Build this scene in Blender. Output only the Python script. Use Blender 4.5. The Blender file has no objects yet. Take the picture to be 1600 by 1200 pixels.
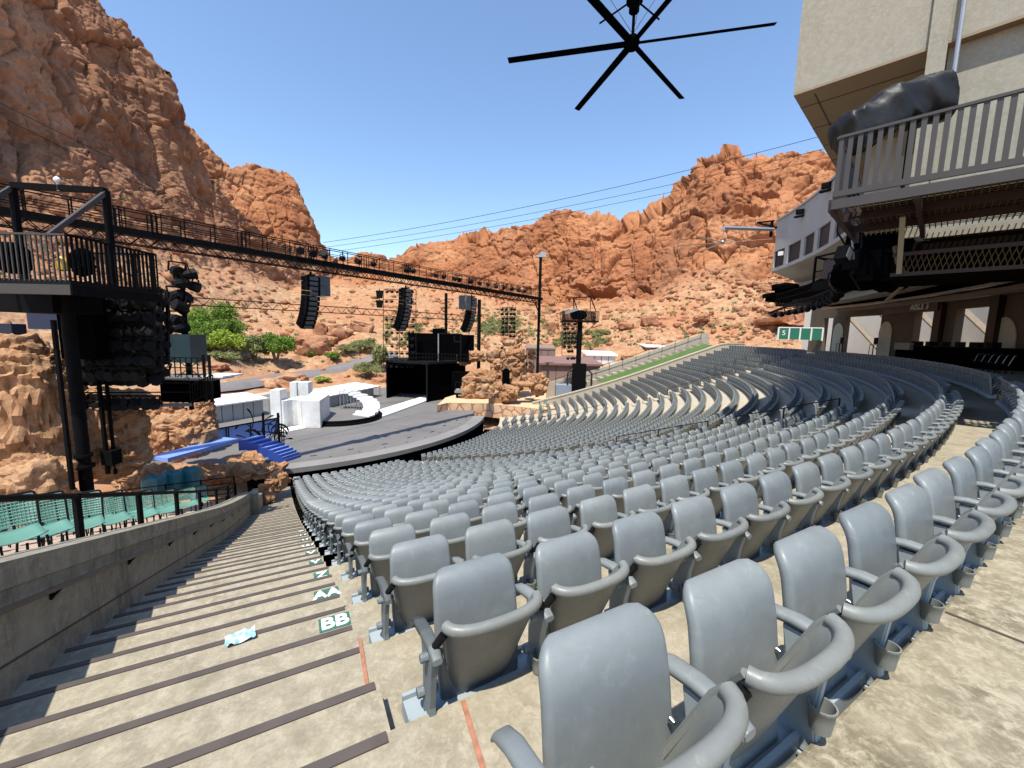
import bpy, bmesh, math, random
import numpy as np
from mathutils import Vector, Matrix
S = bpy.context.scene
COL = S.collection
random.seed(7); RNG = np.random.default_rng(7)
sin, cos, pi, rad = math.sin, math.cos, math.pi, math.radians

# ---------------------------------------------------------------- camera frame (metres, camera at the origin)
FPX, PITCH, ROLL = 636., .1223, .0221
_R0 = np.array([1, 0, 0.]); _U0 = np.array([0, sin(PITCH), cos(PITCH)]); _F = np.array([0, cos(PITCH), -sin(PITCH)])
_RX = _R0*cos(ROLL)+_U0*sin(ROLL); _U = -_R0*sin(ROLL)+_U0*cos(ROLL)
def ray(x, y): return (x-800)/FPX*_RX+(600-y)/FPX*_U+_F
def at(x, y, Y):                       # the point seen at photo pixel (x, y) that lies Y metres ahead
    d = ray(x, y); return d*Y/d[1]
def atz(x, y, z):                      # ... that lies at height z
    d = ray(x, y); return d*z/d[2]
cam = bpy.data.cameras.new('camera'); co = bpy.data.objects.new('camera', cam); COL.objects.link(co)
cam.sensor_width = 36; cam.lens = FPX/1600*36; cam.clip_start = .05; cam.clip_end = 6000
co.matrix_world = Matrix(((_RX[0], _U[0], -_F[0], 0), (_RX[1], _U[1], -_F[1], 0), (_RX[2], _U[2], -_F[2], 0), (0, 0, 0, 1)))
S.camera = co

# ---------------------------------------------------------------- the bowl: concentric rows round CX, CY
CX, CY, RT, DP, H0 = -25.65, 47.16, 52.9, .96, 1.65
NROW = 30
RISES = [.34]*12+[.325-.0075*i for i in range(17)]
def zrow(k):
    k = max(0., min(k, NROW-1)); i = int(k); z = -H0-sum(RISES[:i])
    if i < NROW-1: z -= RISES[i]*(k-i)
    return z
def rise(k): return RISES[k] if k < len(RISES) else .2
ANG0 = math.atan2(-CY, -CX)
NV = (cos(ANG0), sin(ANG0)); TV = (-sin(ANG0), cos(ANG0))
def pol(R, a, z=0.): a = rad(a); return np.array([CX+R*cos(a), CY+R*sin(a), z])
def ais(u, R, z=0.): return np.array([CX+R*NV[0]+u*TV[0], CY+R*NV[1]+u*TV[1], z])   # straight aisle frame

# ---------------------------------------------------------------- scene-graph helpers
ORG = {}
def tag(o, label=None, cat=None, group=None, kind=None):
    if label: o['label'] = label
    if cat: o['category'] = cat
    if group: o['group'] = group
    if kind: o['kind'] = kind
    return o
def root(name, label, cat, loc=(0, 0, 0), rz=0., group=None):
    o = bpy.data.objects.new(name, None); COL.objects.link(o); o.empty_display_size = .2
    o.location = tuple(float(v) for v in loc); o.rotation_euler = (0, 0, rz); ORG[o.name] = np.array(loc, float)
    return tag(o, label, cat, group)
def link(name, me, mat, parent=None, smooth=False, org=(0, 0, 0)):
    if mat: me.materials.append(mat)
    if smooth: me.polygons.foreach_set('use_smooth', [True]*len(me.polygons))
    o = bpy.data.objects.new(name, me); COL.objects.link(o)
    if parent: o.parent = parent
    ORG[o.name] = np.array(org, float)
    return o
class MB:
    def __init__(s): s.v = []; s.f = []
    def add(s, vs, fs):
        n = len(s.v); s.v += [tuple(map(float, p)) for p in vs]; s.f += [tuple(i+n for i in f) for f in fs]; return s
    def obox(s, c, ax, ay, az):          # centre and three half-axis vectors
        c, ax, ay, az = (np.array(q, float) for q in (c, ax, ay, az))
        vs = [c+i*ax+j*ay+k*az for k in (-1, 1) for j in (-1, 1) for i in (-1, 1)]
        return s.add(vs, [(0, 2, 3, 1), (4, 5, 7, 6), (0, 1, 5, 4), (2, 6, 7, 3), (0, 4, 6, 2), (1, 3, 7, 5)])
    def box(s, c, d, rz=0.):
        x, y, z = d[0]/2, d[1]/2, d[2]/2
        return s.obox(c, (x*cos(rz), x*sin(rz), 0), (-y*sin(rz), y*cos(rz), 0), (0, 0, z))
    def bar(s, p, q, w, h=None, up=(0, 0, 1)):   # rectangular bar from p to q
        p, q = np.array(p, float), np.array(q, float); d = q-p; L = np.linalg.norm(d)
        if L < 1e-6: return s
        d /= L; up = np.array(up, float)
        if abs(d@up) > .98: up = np.array([1., 0, 0])
        sd = np.cross(d, up); sd /= np.linalg.norm(sd); u2 = np.cross(sd, d)
        return s.obox((p+q)/2, d*L/2, sd*w/2, u2*(h or w)/2)
    def tube(s, pts, r, n=8, caps=True):
        pts = [np.array(p, float) for p in pts]; rs = r if isinstance(r, (list, tuple)) else [r]*len(pts)
        b = len(s.v); prev = None
        for i, p in enumerate(pts):
            d = pts[min(i+1, len(pts)-1)]-pts[max(i-1, 0)]; d /= (np.linalg.norm(d)+1e-9)
            if prev is None:
                a = np.array([0, 0, 1.]) if abs(d[2]) < .9 else np.array([1., 0, 0])
                prev = np.cross(d, a)
            e = prev-d*(prev@d); e /= np.linalg.norm(e); prev = e; g = np.cross(d, e)
            for k in range(n):
                t = 2*pi*k/n; s.v.append(tuple(p+rs[i]*(e*cos(t)+g*sin(t))))
        for i in range(len(pts)-1):
            for k in range(n):
                a = b+i*n+k; c = b+i*n+(k+1) % n; s.f.append((a, c, c+n, a+n))
        if caps:
            s.f.append(tuple(b+k for k in range(n))[::-1]); m = b+(len(pts)-1)*n; s.f.append(tuple(m+k for k in range(n)))
        return s
    def loft(s, rings, closed=True, caps=True):
        b = len(s.v); n = len(rings[0])
        for r in rings: s.v += [tuple(map(float, p)) for p in r]
        for i in range(len(rings)-1):
            for k in range(n if closed else n-1):
                a = b+i*n+k; c = b+i*n+(k+1) % n; s.f.append((a, c, c+n, a+n))
        if caps and closed:
            s.f.append(tuple(b+k for k in range(n))[::-1]); m = b+(len(rings)-1)*n; s.f.append(tuple(m+k for k in range(n)))
        return s
    def prism(s, poly, z0, z1):
        n = len(poly)
        return s.add([(p[0], p[1], z0) for p in poly]+[(p[0], p[1], z1) for p in poly],
                     [tuple(range(n))[::-1], tuple(range(n, 2*n))]+[(i, (i+1) % n, n+(i+1) % n, n+i) for i in range(n)])
    def ring(s, R0, R1, a0, a1, z0, z1, n=24):   # ring sector slab, z0/z1 bottom and top
        sec = []
        for i in range(n+1):
            a = a0+(a1-a0)*i/n
            sec.append([pol(R0, a, z0), pol(R1, a, z0), pol(R1, a, z1), pol(R0, a, z1)])
        return s.loft(sec)
    def build(s, name, mat, parent=None, smooth=False, local=False, bevel=0.):
        o = (0, 0, 0)
        if parent is not None and not local: o = ORG[parent.name]
        me = bpy.data.meshes.new(name)
        v = np.array(s.v)-np.array(o) if not local else np.array(s.v)
        me.from_pydata([tuple(p) for p in v], [], s.f); me.update()
        ob = link(name, me, mat, parent, smooth, o)
        if bevel:
            m = ob.modifiers.new('bevel', 'BEVEL'); m.width = bevel; m.segments = 2; m.limit_method = 'ANGLE'
        if smooth and hasattr(me, 'set_sharp_from_angle'): me.set_sharp_from_angle(angle=rad(50))
        return ob
def dup(o, name=None, loc=None, rz=None, parent=None):
    c = o.copy(); COL.objects.link(c)
    if parent is not None: c.parent = parent
    if loc is not None: c.location = tuple(float(v) for v in loc)
    if rz is not None: c.rotation_euler = (0, 0, rz)
    return c
def dup_tree(o, loc, rz, label):
    c = dup(o, None, loc, rz)
    if label: c['label'] = label
    for ch in o.children:
        d = dup(ch, parent=c)
        for g in ch.children: dup(g, parent=d)
    return c

# ---------------------------------------------------------------- numpy noise
def _hash(ix, iy, iz, seed):
    h = (ix.astype(np.int64)*374761393+iy.astype(np.int64)*668265263+iz.astype(np.int64)*2147483647+seed*974634777) & 0xffffffff
    h = ((h ^ (h >> 13))*1274126177) & 0xffffffff; h = ((h ^ (h >> 16))*2246822519) & 0xffffffff
    return ((h ^ (h >> 15)) & 0xffffff)/float(0xffffff)
def vnoise(p, seed=0):
    i = np.floor(p); f = p-i; f = f*f*f*(f*(f*6-15)+10); i = i.astype(np.int64); r = 0
    for dx in (0, 1):
        for dy in (0, 1):
            for dz in (0, 1):
                w = (f[:, 0] if dx else 1-f[:, 0])*(f[:, 1] if dy else 1-f[:, 1])*(f[:, 2] if dz else 1-f[:, 2])
                r = r+w*_hash(i[:, 0]+dx, i[:, 1]+dy, i[:, 2]+dz, seed)
    return r*2-1
def fbm(p, o=4, seed=0, g=.5):
    r = 0; a = 1.
    for k in range(o): r = r+a*vnoise(p*2**k+k*17.3, seed+k); a *= g
    return r
def worley(p, seed=0, ids=False):      # F1, F2 (and a random value per cell)
    i = np.floor(p).astype(np.int64); d1 = np.full(len(p), 9.); d2 = np.full(len(p), 9.); cid = np.zeros(len(p))
    for dx in (-1, 0, 1):
        for dy in (-1, 0, 1):
            for dz in (-1, 0, 1):
                c = i+np.array([dx, dy, dz]); q = [c[:, j]+_hash(c[:, 0], c[:, 1], c[:, 2], seed+j+1) for j in range(3)]
                d = np.sqrt((q[0]-p[:, 0])**2+(q[1]-p[:, 1])**2+(q[2]-p[:, 2])**2)
                m = d < d1
                if ids: cid = np.where(m, _hash(c[:, 0], c[:, 1], c[:, 2], seed+77), cid)
                d2 = np.where(m, d1, np.minimum(d2, d)); d1 = np.where(m, d, d1)
    return (d1, d2, cid) if ids else (d1, d2)

# ---------------------------------------------------------------- materials
def nodes(name):
    m = bpy.data.materials.new(name); m.use_nodes = True; nt = m.node_tree
    return m, nt, nt.nodes['Principled BSDF']
def N(nt, t, **kw):
    n = nt.nodes.new(t)
    for k, v in kw.items(): setattr(n, k, v)
    return n
def noise(nt, vec, scale, detail=5, rough=.55, dist=0.):
    n = N(nt, 'ShaderNodeTexNoise'); n.inputs['Scale'].default_value = scale; n.inputs['Detail'].default_value = detail
    n.inputs['Roughness'].default_value = rough; n.inputs['Distortion'].default_value = dist
    if vec is not None: nt.links.new(vec, n.inputs['Vector'])
    return n.outputs['Fac']
def ramp(nt, fac, stops):
    r = N(nt, 'ShaderNodeValToRGB'); e = r.color_ramp.elements
    while len(e) < len(stops): e.new(.5)
    for x, (p, c) in zip(e, stops): x.position = p; x.color = (*c, 1) if len(c) == 3 else c
    nt.links.new(fac, r.inputs[0]); return r.outputs[0]
def mix(nt, fac, a, b, mode='MIX'):
    m = N(nt, 'ShaderNodeMix', data_type='RGBA', blend_type=mode)
    for inp, v in ((m.inputs[0], fac), (m.inputs[6], a), (m.inputs[7], b)):
        if isinstance(v, (int, float)): inp.default_value = v
        elif isinstance(v, tuple): inp.default_value = (*v, 1) if len(v) == 3 else v
        else: nt.links.new(v, inp)
    return m.outputs[2]
def coords(nt, scale=(1, 1, 1), world=True):
    g = N(nt, 'ShaderNodeNewGeometry').outputs['Position'] if world else N(nt, 'ShaderNodeTexCoord').outputs['Object']
    mp = N(nt, 'ShaderNodeMapping'); mp.inputs['Scale'].default_value = scale; nt.links.new(g, mp.inputs['Vector'])
    return mp.outputs[0]
def bump(nt, b, h, strength=.3, dist=.02):
    n = N(nt, 'ShaderNodeBump'); n.inputs['Strength'].default_value = strength; n.inputs['Distance'].default_value = dist
    nt.links.new(h, n.inputs['Height']); nt.links.new(n.outputs[0], b.inputs['Normal'])
def mul(c, k): return tuple(min(1., x*k) for x in c)
def M(name, col, rough=.6, var=.12, scale=3., bmp=0., bscale=30., metal=0., spec=.5, world=True, dirt=None):
    m, nt, b = nodes(name); v = coords(nt, world=world)
    f = noise(nt, v, scale)
    c = ramp(nt, f, [(.25, mul(col, 1-var)), (.75, mul(col, 1+var))])
    if dirt:
        d = noise(nt, v, scale*.45, 8, .7)
        c = mix(nt, ramp(nt, d, [(.5, (0, 0, 0)), (.68, (1, 1, 1))]), c, dirt)
    nt.links.new(c, b.inputs['Base Color']); b.inputs['Roughness'].default_value = rough; b.inputs['Metallic'].default_value = metal
    b.inputs['Specular IOR Level'].default_value = spec
    if bmp: bump(nt, b, noise(nt, v, bscale, 6, .6), bmp)
    return m
def concrete(name, light, dark, stain, sc=1., streak=None):
    m, nt, b = nodes(name); v = coords(nt)
    f = noise(nt, v, 2.2*sc, 9, .68); c = ramp(nt, f, [(.3, dark), (.62, light)])
    g = noise(nt, v, 11*sc, 8, .75, .4); c = mix(nt, ramp(nt, g, [(.45, (0, 0, 0)), (.62, (1, 1, 1))]), c, stain)
    s = noise(nt, v, 60, 3, .6); c = mix(nt, .35, c, ramp(nt, s, [(.3, (.55, .55, .55)), (.6, (1, 1, 1))]), 'MULTIPLY')
    if streak:
        z_ = noise(nt, coords(nt, (1, 1, .12)), 3.4, 7, .7); c = mix(nt, ramp(nt, z_, [(.52, (0, 0, 0)), (.7, (.8, .8, .8))]), c, streak)
    nt.links.new(c, b.inputs['Base Color']); b.inputs['Roughness'].default_value = .88; b.inputs['Specular IOR Level'].default_value = .25
    bump(nt, b, noise(nt, v, 45, 8, .7), .25, .01)
    return m
def rockmat(name, cols, talus=None, streak=.1, sc=1., bs=.6, bd=.4):
    m, nt, b = nodes(name); v = coords(nt); vs = coords(nt, (1, 1, .18)); vh = coords(nt, (.25, .25, 1.6))
    f = noise(nt, v, .035*sc, 9, .62); c = ramp(nt, f, [(.3, cols[0]), (.5, cols[1]), (.7, cols[2])])
    st = noise(nt, vs, streak*sc, 7, .65); c = mix(nt, ramp(nt, st, [(.5, (0, 0, 0)), (.72, (.75, .75, .75))]), c, cols[3])
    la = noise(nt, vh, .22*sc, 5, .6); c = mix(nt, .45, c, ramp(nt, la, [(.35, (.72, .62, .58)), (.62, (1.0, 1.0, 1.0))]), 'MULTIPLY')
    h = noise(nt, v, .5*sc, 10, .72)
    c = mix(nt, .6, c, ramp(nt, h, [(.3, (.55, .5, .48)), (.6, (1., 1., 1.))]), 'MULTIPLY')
    if talus:
        at_ = N(nt, 'ShaderNodeAttribute', attribute_name='talus')
        q = noise(nt, v, .55, 8, .75); t = ramp(nt, q, [(.34, talus[0]), (.5, talus[1]), (.62, talus[2])])
        w = noise(nt, v, .05, 6, .6); t = mix(nt, ramp(nt, w, [(.45, (0, 0, 0)), (.65, (.8, .8, .8))]), t, talus[3])
        g = noise(nt, v, .9, 4, .6); t = mix(nt, ramp(nt, g, [(.6, (0, 0, 0)), (.68, (.7, .7, .7))]), t, talus[4])
        c = mix(nt, at_.outputs['Fac'], c, t)
    nt.links.new(c, b.inputs['Base Color']); b.inputs['Roughness'].default_value = .95; b.inputs['Specular IOR Level'].default_value = .1
    bump(nt, b, h, bs, bd)
    return m
# ================================================================ materials
CLIFF = rockmat('red_cliff_rock', ((.27, .108, .052), (.40, .178, .084), (.51, .262, .135), (.12, .052, .036)),
                ((.28, .135, .07), (.38, .225, .125), (.45, .31, .185), (.37, .155, .075), (.21, .19, .09)), .05)
CLIFFB = rockmat('brown_cliff_rock', ((.21, .105, .063), (.31, .168, .098), (.41, .25, .155), (.11, .06, .043)),
                 ((.27, .145, .08), (.37, .23, .135), (.44, .315, .20), (.35, .16, .085), (.21, .20, .10)), .05)
SAND = rockmat('valley_sand', ((.42, .18, .09), (.47, .27, .15), (.52, .36, .21), (.44, .17, .085)),
               None, .08, 2.)
ASPH = M('old_asphalt', (.17, .155, .15), .9, .15, .5, .2, 8)
ROCKA = rockmat('carved_set_rock', ((.36, .18, .085), (.46, .27, .145), (.54, .36, .215), (.24, .115, .06)), None, .5, 9., .9, .09)
BOULD = rockmat('boulder_rock', ((.31, .135, .07), (.42, .215, .12), (.50, .32, .195), (.24, .11, .065)), None, .3, 6., .6, .12)
CONC = concrete('tread_concrete', (.33, .29, .21), (.235, .205, .148), (.38, .34, .255), 1., (.20, .18, .125))
CONCL = concrete('pale_terrace_concrete', (.46, .405, .315), (.36, .31, .235), (.50, .445, .35))
CONCW = concrete('wall_concrete', (.27, .25, .19), (.165, .15, .11), (.32, .295, .23), .7, (.10, .09, .07))
CONCP = concrete('ledge_concrete', (.29, .255, .18), (.14, .12, .078), (.385, .345, .25), 1.3)
NOSE = M('brown_nosing', (.075, .06, .052), .7, .2, 6)
JOINT = M('dark_joint', (.07, .05, .04), .9)
def plastic(name, col):
    m, nt, b = nodes(name); v = coords(nt)
    f = noise(nt, v, 7., 6, .65); c = ramp(nt, f, [(.3, mul(col, .88)), (.7, mul(col, 1.08))])
    d = noise(nt, v, 1.1, 3, .5); c = mix(nt, ramp(nt, d, [(.45, (0, 0, 0)), (.7, (.35, .35, .35))]), c, mul(col, .8))
    dust = noise(nt, v, 16., 9, .8, .6); c = mix(nt, ramp(nt, dust, [(.55, (0, 0, 0)), (.72, (.30, .30, .30))]), c, (.42, .40, .36))
    scr = noise(nt, coords(nt, (1, 1, .12)), 60., 5, .7); c = mix(nt, ramp(nt, scr, [(.60, (0, 0, 0)), (.70, (.22, .22, .22))]), c, mul(col, 1.5))
    oi = N(nt, 'ShaderNodeObjectInfo'); c = mix(nt, 1., c, ramp(nt, oi.outputs['Random'], [(0, (.88, .89, .91)), (1, (1.05, 1.04, 1.02))]), 'MULTIPLY')
    nt.links.new(c, b.inputs['Base Color']); b.inputs['Specular IOR Level'].default_value = .5
    nt.links.new(ramp(nt, dust, [(.35, (.33, .33, .33)), (.7, (.60, .60, .60))]), b.inputs['Roughness'])
    bump(nt, b, noise(nt, v, 320., 4, .7), .22, .002)
    return m
SEATG = plastic('grey_seat_plastic', (.195, .217, .218))
SEATB = plastic('grey_back_plastic', (.185, .195, .18))
STEELG = M('grey_painted_steel', (.30, .345, .36), .5, .1, 3, .05, 60)
BLACK = M('black_paint', (.005, .005, .0055), .7, .25, 3, spec=.06)
BLACKM = M('matt_black_cloth', (.0025, .0025, .003), 1., .2, 1, spec=.0)
DKSTEEL = M('dark_steel', (.009, .009, .0095), .6, .2, 4, spec=.1)
BOLT = M('bright_bolt', (.6, .6, .58), .25, .05, 1, 0, 1, 1.)
GREEN = M('green_sign_paint', (.03, .13, .085), .6, .2, 20, dirt=(.1, .17, .12))
WHITEP = M('white_paint', (.78, .78, .76), .6, .06, 2, .05, 30)
WHITEB = M('bright_white_set', (.66, .66, .63), .7, .1, 1.6, .08, 9, dirt=(.52, .53, .52))
STAGE = M('grey_stage_deck', (.15, .142, .134), .75, .12, .35, dirt=(.115, .11, .106))
STAGEL = M('pale_stage_lip', (.21, .20, .188), .8, .1, .6, dirt=(.17, .163, .156))
BLUE = M('blue_set_paint', (.035, .09, .42), .5, .12, 1.2)
BLUEL = M('pale_blue_set_paint', (.17, .29, .66), .5, .08, 1.2)
SHED = M('grey_shed_panel', (.33, .34, .34), .6, .06, .8)
BROWNB = M('brown_building', (.23, .155, .125), .85, .08, .5, .1, 10)
ROOFB = M('brown_roof', (.20, .115, .10), .9, .12, .4, .1, 6)
TEAL = M('teal_mesh_chair', (.10, .235, .19), .5, .12, 3)
TEALC = M('teal_cover', (.02, .13, .155), .4, .2, 2)
STUCCO = concrete('stucco', (.335, .315, .25), (.28, .262, .205), (.365, .345, .275), .8)
STUCW = M('white_stucco', (.42, .41, .38), .85, .05, 1, .15, 25)
SOFF = M('tan_soffit_board', (.27, .205, .13), .8, .07, .8, .1, 8)
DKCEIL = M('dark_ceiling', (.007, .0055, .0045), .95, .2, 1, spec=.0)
RAILB = M('brown_steel_rail', (.045, .038, .032), .5, .1, 3)
GRATE = M('rusty_grate', (.055, .035, .012), .8, .2, 3)
GLASSD = M('dark_window_glass', (.03, .028, .025), .5, .2, 1, spec=.15)
SIGNB = M('brown_sign', (.09, .055, .05), .6)
TURF = M('green_turf', (.062, .115, .018), .9, .2, .8, .4, 25)
TARP = M('black_tarp', (.010, .0105, .011), .5, .2, 2, .35, 14, spec=.35)
REDS = M('dark_red_steel', (.022, .007, .006), .6)
BEIGE = M('beige_beam', (.24, .21, .155), .8, .06, 1)
GREYB = M('grey_speaker_grille', (.085, .09, .095), .6)
CUPW = M('white_paper', (.75, .76, .78), .6)
GALV = M('galvanised_pipe', (.38, .39, .40), .4, .08, 3, 0, 1, .6)
BARK = M('bark', (.16, .11, .075), .9)
def leafmat(name, a, b_):
    m, nt, b = nodes(name); f = noise(nt, coords(nt), .9, 5, .65)
    g = N(nt, 'ShaderNodeObjectInfo')
    c = ramp(nt, f, [(.35, a), (.65, b_)]); nt.links.new(c, b.inputs['Base Color']); b.inputs['Roughness'].default_value = .75
    b.inputs['Specular IOR Level'].default_value = .15
    t = N(nt, 'ShaderNodeBsdfTranslucent'); nt.links.new(c, t.inputs['Color']); mx = N(nt, 'ShaderNodeMixShader'); mx.inputs[0].default_value = .3
    nt.links.new(b.outputs[0], mx.inputs[1]); nt.links.new(t.outputs[0], mx.inputs[2])
    nt.links.new(mx.outputs[0], nt.nodes['Material Output'].inputs['Surface'])
    return m
LEAF1 = leafmat('deep_green_leaf', (.11, .19, .03), (.22, .33, .06)); LEAF2 = leafmat('yellow_green_leaf', (.24, .33, .04), (.38, .46, .08))
LEAF3 = leafmat('grey_green_leaf', (.20, .225, .085), (.31, .325, .14))

# ================================================================ ground, mountains
def grid_mesh(name, P, mat, talus=None, kind='structure', smooth=False):
    nv, nu = P.shape[:2]; me = bpy.data.meshes.new(name); V = P.reshape(-1, 3)
    i = np.arange(nv*nu).reshape(nv, nu)
    q = np.stack([i[:-1, :-1], i[:-1, 1:], i[1:, 1:], i[1:, :-1]], -1).reshape(-1, 4)
    me.vertices.add(len(V)); me.vertices.foreach_set('co', V.astype(np.float32).ravel())
    me.loops.add(q.size); me.loops.foreach_set('vertex_index', q.ravel().astype(np.int32))
    me.polygons.add(len(q)); me.polygons.foreach_set('loop_start', np.arange(0, q.size, 4, dtype=np.int32))
    me.update(calc_edges=True)
    if talus is not None:
        a = me.attributes.new('talus', 'FLOAT', 'POINT'); a.data.foreach_set('value', talus.astype(np.float32).ravel())
    o = link(name, me, mat, smooth=smooth); o['kind'] = kind
    return o
def sheet(name, mat, cols, sil, counts, nx, foot, amp, seed, back=50, caves=()):
    """cols: x -> list of (y, distance) levels, the last one's y taken from the skyline sil; foot = level where the cliff begins"""
    xs = np.linspace(cols[0][0], cols[-1][0], nx); cx = [c[0] for c in cols]; L = len(cols[0][1])
    ys = [np.interp(xs, cx, [c[1][l][0] for c in cols]) for l in range(L)]
    ds = [np.interp(xs, cx, [c[1][l][1] for c in cols]) for l in range(L)]
    ys[-1] = np.interp(xs, [s[0] for s in sil], [s[1] for s in sil])
    lev = []
    for l in range(L):
        r = (xs-800)[:, None]/FPX*_RX+(600-ys[l])[:, None]/FPX*_U+_F
        lev.append(r*(ds[l]/np.hypot(r[:, 0], r[:, 1]))[:, None])
    h = np.hypot(lev[-1][:, 0], lev[-1][:, 1])[:, None]
    b = lev[-1]*(1+back/h); b[:, 2] = lev[-1][:, 2]-back*.25; lev.append(b)
    rows = []; tal = []
    for l in range(L):
        n = counts[l]
        for k in range(n+(l == L-1)):
            t = k/n; rows.append(lev[l]*(1-t)+lev[l+1]*t)
            v = l+t; tal.append(np.full(nx, np.clip((foot-v)*2.2+.5, 0, 1)))
    P = np.array(rows); T = np.array(tal); nv = len(P)
    p = P.reshape(-1, 3); T = np.clip(T.reshape(-1)+fbm(p/11., 4, seed+50)*.7*(T.reshape(-1) > -1)*np.clip(1-abs(T.reshape(-1)-.5)*1.6, 0, 1), 0, 1)
    du = np.gradient(P, axis=1); dv = np.gradient(P, axis=0); n = np.cross(du, dv).reshape(-1, 3)
    n /= np.linalg.norm(n, axis=1)[:, None]+1e-9
    n *= -np.sign((n*p).sum(1))[:, None]
    wp = p+np.stack([fbm(p/13., 2, seed+60+j) for j in range(3)], 1)*2.2
    w1, w2, wi = worley(wp/np.array([11., 11., 26.]), seed, True); crack = np.clip((w2-w1)/.10, 0, 1)
    v1, v2, vi = worley(wp/np.array([4.6, 4.6, 6.2])+3.3, seed+7, True); c2_ = np.clip((v2-v1)/.12, 0, 1)
    u1, u2, ui = worley(p/np.array([2.2, 2.2, 1.7])+1.7, seed+8, True); c3_ = np.clip((u2-u1)/.16, 0, 1)
    big = fbm(p/np.array([30., 30., 40.]), 3, seed+1)
    mid = fbm(p/np.array([5., 5., 9.]), 4, seed+2); fine = fbm(p/1.3, 3, seed+3)
    bed = p[:, 2]+.16*p[:, 0]+fbm(p/25., 2, seed+4)*2.5; st = bed/5.2; i_ = np.floor(st); fr_ = st-i_
    ledge = _hash(i_, i_*0, i_*0, seed+12)+np.clip((fr_-.82)*4, 0, 1)*(_hash(i_+1, i_*0, i_*0, seed+12)-_hash(i_, i_*0, i_*0, seed+12))
    cl = amp*(4.6*big+3.4*(wi-.5)+1.9*(crack-1)+1.5*(vi-.5)+.9*(c2_-1)+.55*(ui-.5)+.35*(c3_-1)+.9*mid+.28*fine+1.7*(ledge-.5))
    x1, x2 = worley(p/3.1, seed+20); y1, _ = worley(p/1.3, seed+30)
    ta = 1.5*fbm(p/16., 3, seed+5)+np.maximum(0, .42-x1)*3.2*np.clip(fbm(p/20., 2, seed+6)*2+.6, 0, 1)+np.maximum(0, .4-y1)*.8+.16*fine
    vn = np.repeat(np.arange(nv), nx)
    fade = np.clip(vn/(counts[0]*.9), .05, 1)
    d = (cl*(1-T)+ta*T*fade)
    for (cx_, cy_, wx_, wy_, dep) in caves:
        den = p@_F; qx = 800+FPX*(p@_RX)/den; qy = 600-FPX*(p@_U)/den; e_ = ((qx-cx_)/wx_)**2+((qy-cy_)/wy_)**2; d = d-dep*np.clip(1.25-e_, 0, 1)
    Q = p+n*d[:, None]
    return grid_mesh(name, Q.reshape(P.shape), mat, T, smooth=False)

RS = [(440, 430), (540, 414), (562, 402), (590, 401), (606, 411), (622, 402), (650, 386), (690, 378), (720, 374), (760, 366), (800, 357), (835, 350), (846, 340), (868, 329),
      (905, 331), (915, 341), (930, 338), (948, 342), (962, 347), (975, 353), (986, 344), (1000, 343), (1010, 337), (1022, 326), (1038, 322), (1052, 306), (1062, 290), (1072, 284), (1085, 263), (1098, 249), (1108, 246), (1122, 244),
      (1138, 235), (1152, 235), (1160, 246), (1172, 249), (1190, 243), (1204, 247), (1222, 240), (1245, 246), (1270, 241), (1300, 244), (1400, 236), (1700, 250)]
cr = []
for x, f_, df in ((440, 440, 215), (560, 432, 215), (620, 430, 212), (700, 448, 205), (760, 466, 195), (850, 480, 180), (920, 472, 165), (1000, 456, 158), (1050, 436, 152),
                  (1100, 420, 148), (1200, 408, 142), (1300, 402, 138), (1450, 398, 135), (1700, 395, 130)):
    nb = np.interp(x, [440, 900, 1200, 1700], [88, 88, 84, 80])
    cr.append((x, [(612, nb*.8), (566, nb*1.03), (520, nb*1.28), (f_, df), (300, df+np.interp(x, [440, 1100, 1700], [25, 34, 34]))]))
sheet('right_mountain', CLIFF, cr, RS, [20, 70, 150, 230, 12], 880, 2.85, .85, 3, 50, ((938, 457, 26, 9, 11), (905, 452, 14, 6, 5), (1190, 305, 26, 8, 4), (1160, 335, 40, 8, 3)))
LS = [(-420, -420), (-200, -300), (0, -130), (100, -42), (150, 0), (172, 28), (192, 40), (200, 62), (218, 68), (236, 106), (252, 118), (266, 152), (284, 195), (296, 226), (318, 268), (345, 300), (375, 338), (410, 372), (450, 396), (500, 412), (560, 424), (640, 436)]
cl_ = [(-420, [(640, 44), (570, 50), (490, 58), (330, 72), (190, 90), (-420, 118)]), (-150, [(640, 56), (570, 66), (490, 80), (330, 102), (190, 122), (-260, 152)]),
       (0, [(640, 60), (565, 75), (485, 92), (335, 120), (215, 140), (-130, 172)]), (150, [(640, 62), (562, 82), (482, 104), (352, 134), (225, 154), (0, 184)]),
       (280, [(625, 66), (560, 90), (482, 124), (385, 158), (280, 176), (195, 192)]), (340, [(622, 68), (560, 92), (482, 132), (402, 170), (345, 184), (297, 192)]),
       (400, [(620, 70), (560, 95), (480, 144), (425, 188), (388, 194), (362, 198)]), (460, [(620, 72), (560, 98), (482, 152), (440, 197), (415, 201), (400, 204)]),
       (520, [(620, 74), (560, 101), (485, 162), (446, 206), (430, 209), (416, 212)]), (640, [(620, 76), (560, 105), (492, 168), (452, 216), (444, 219), (438, 222)])]
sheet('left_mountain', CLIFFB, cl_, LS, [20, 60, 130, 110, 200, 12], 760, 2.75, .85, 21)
BS = [(230, 190), (270, 188), (286, 192), (300, 208), (330, 238), (350, 256), (364, 271), (374, 264), (388, 257), (404, 259), (430, 267), (447, 270), (458, 278), (468, 302), (478, 330), (489, 352), (500, 377), (509, 396), (524, 404), (560, 424)]
cb = [(x, [(470, 205), (430, 222), (300, 252)]) for x in (230, 560)]
sheet('far_knob', CLIFF, cb, BS, [12, 190, 8], 340, .9, .62, 35, 30)
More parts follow.
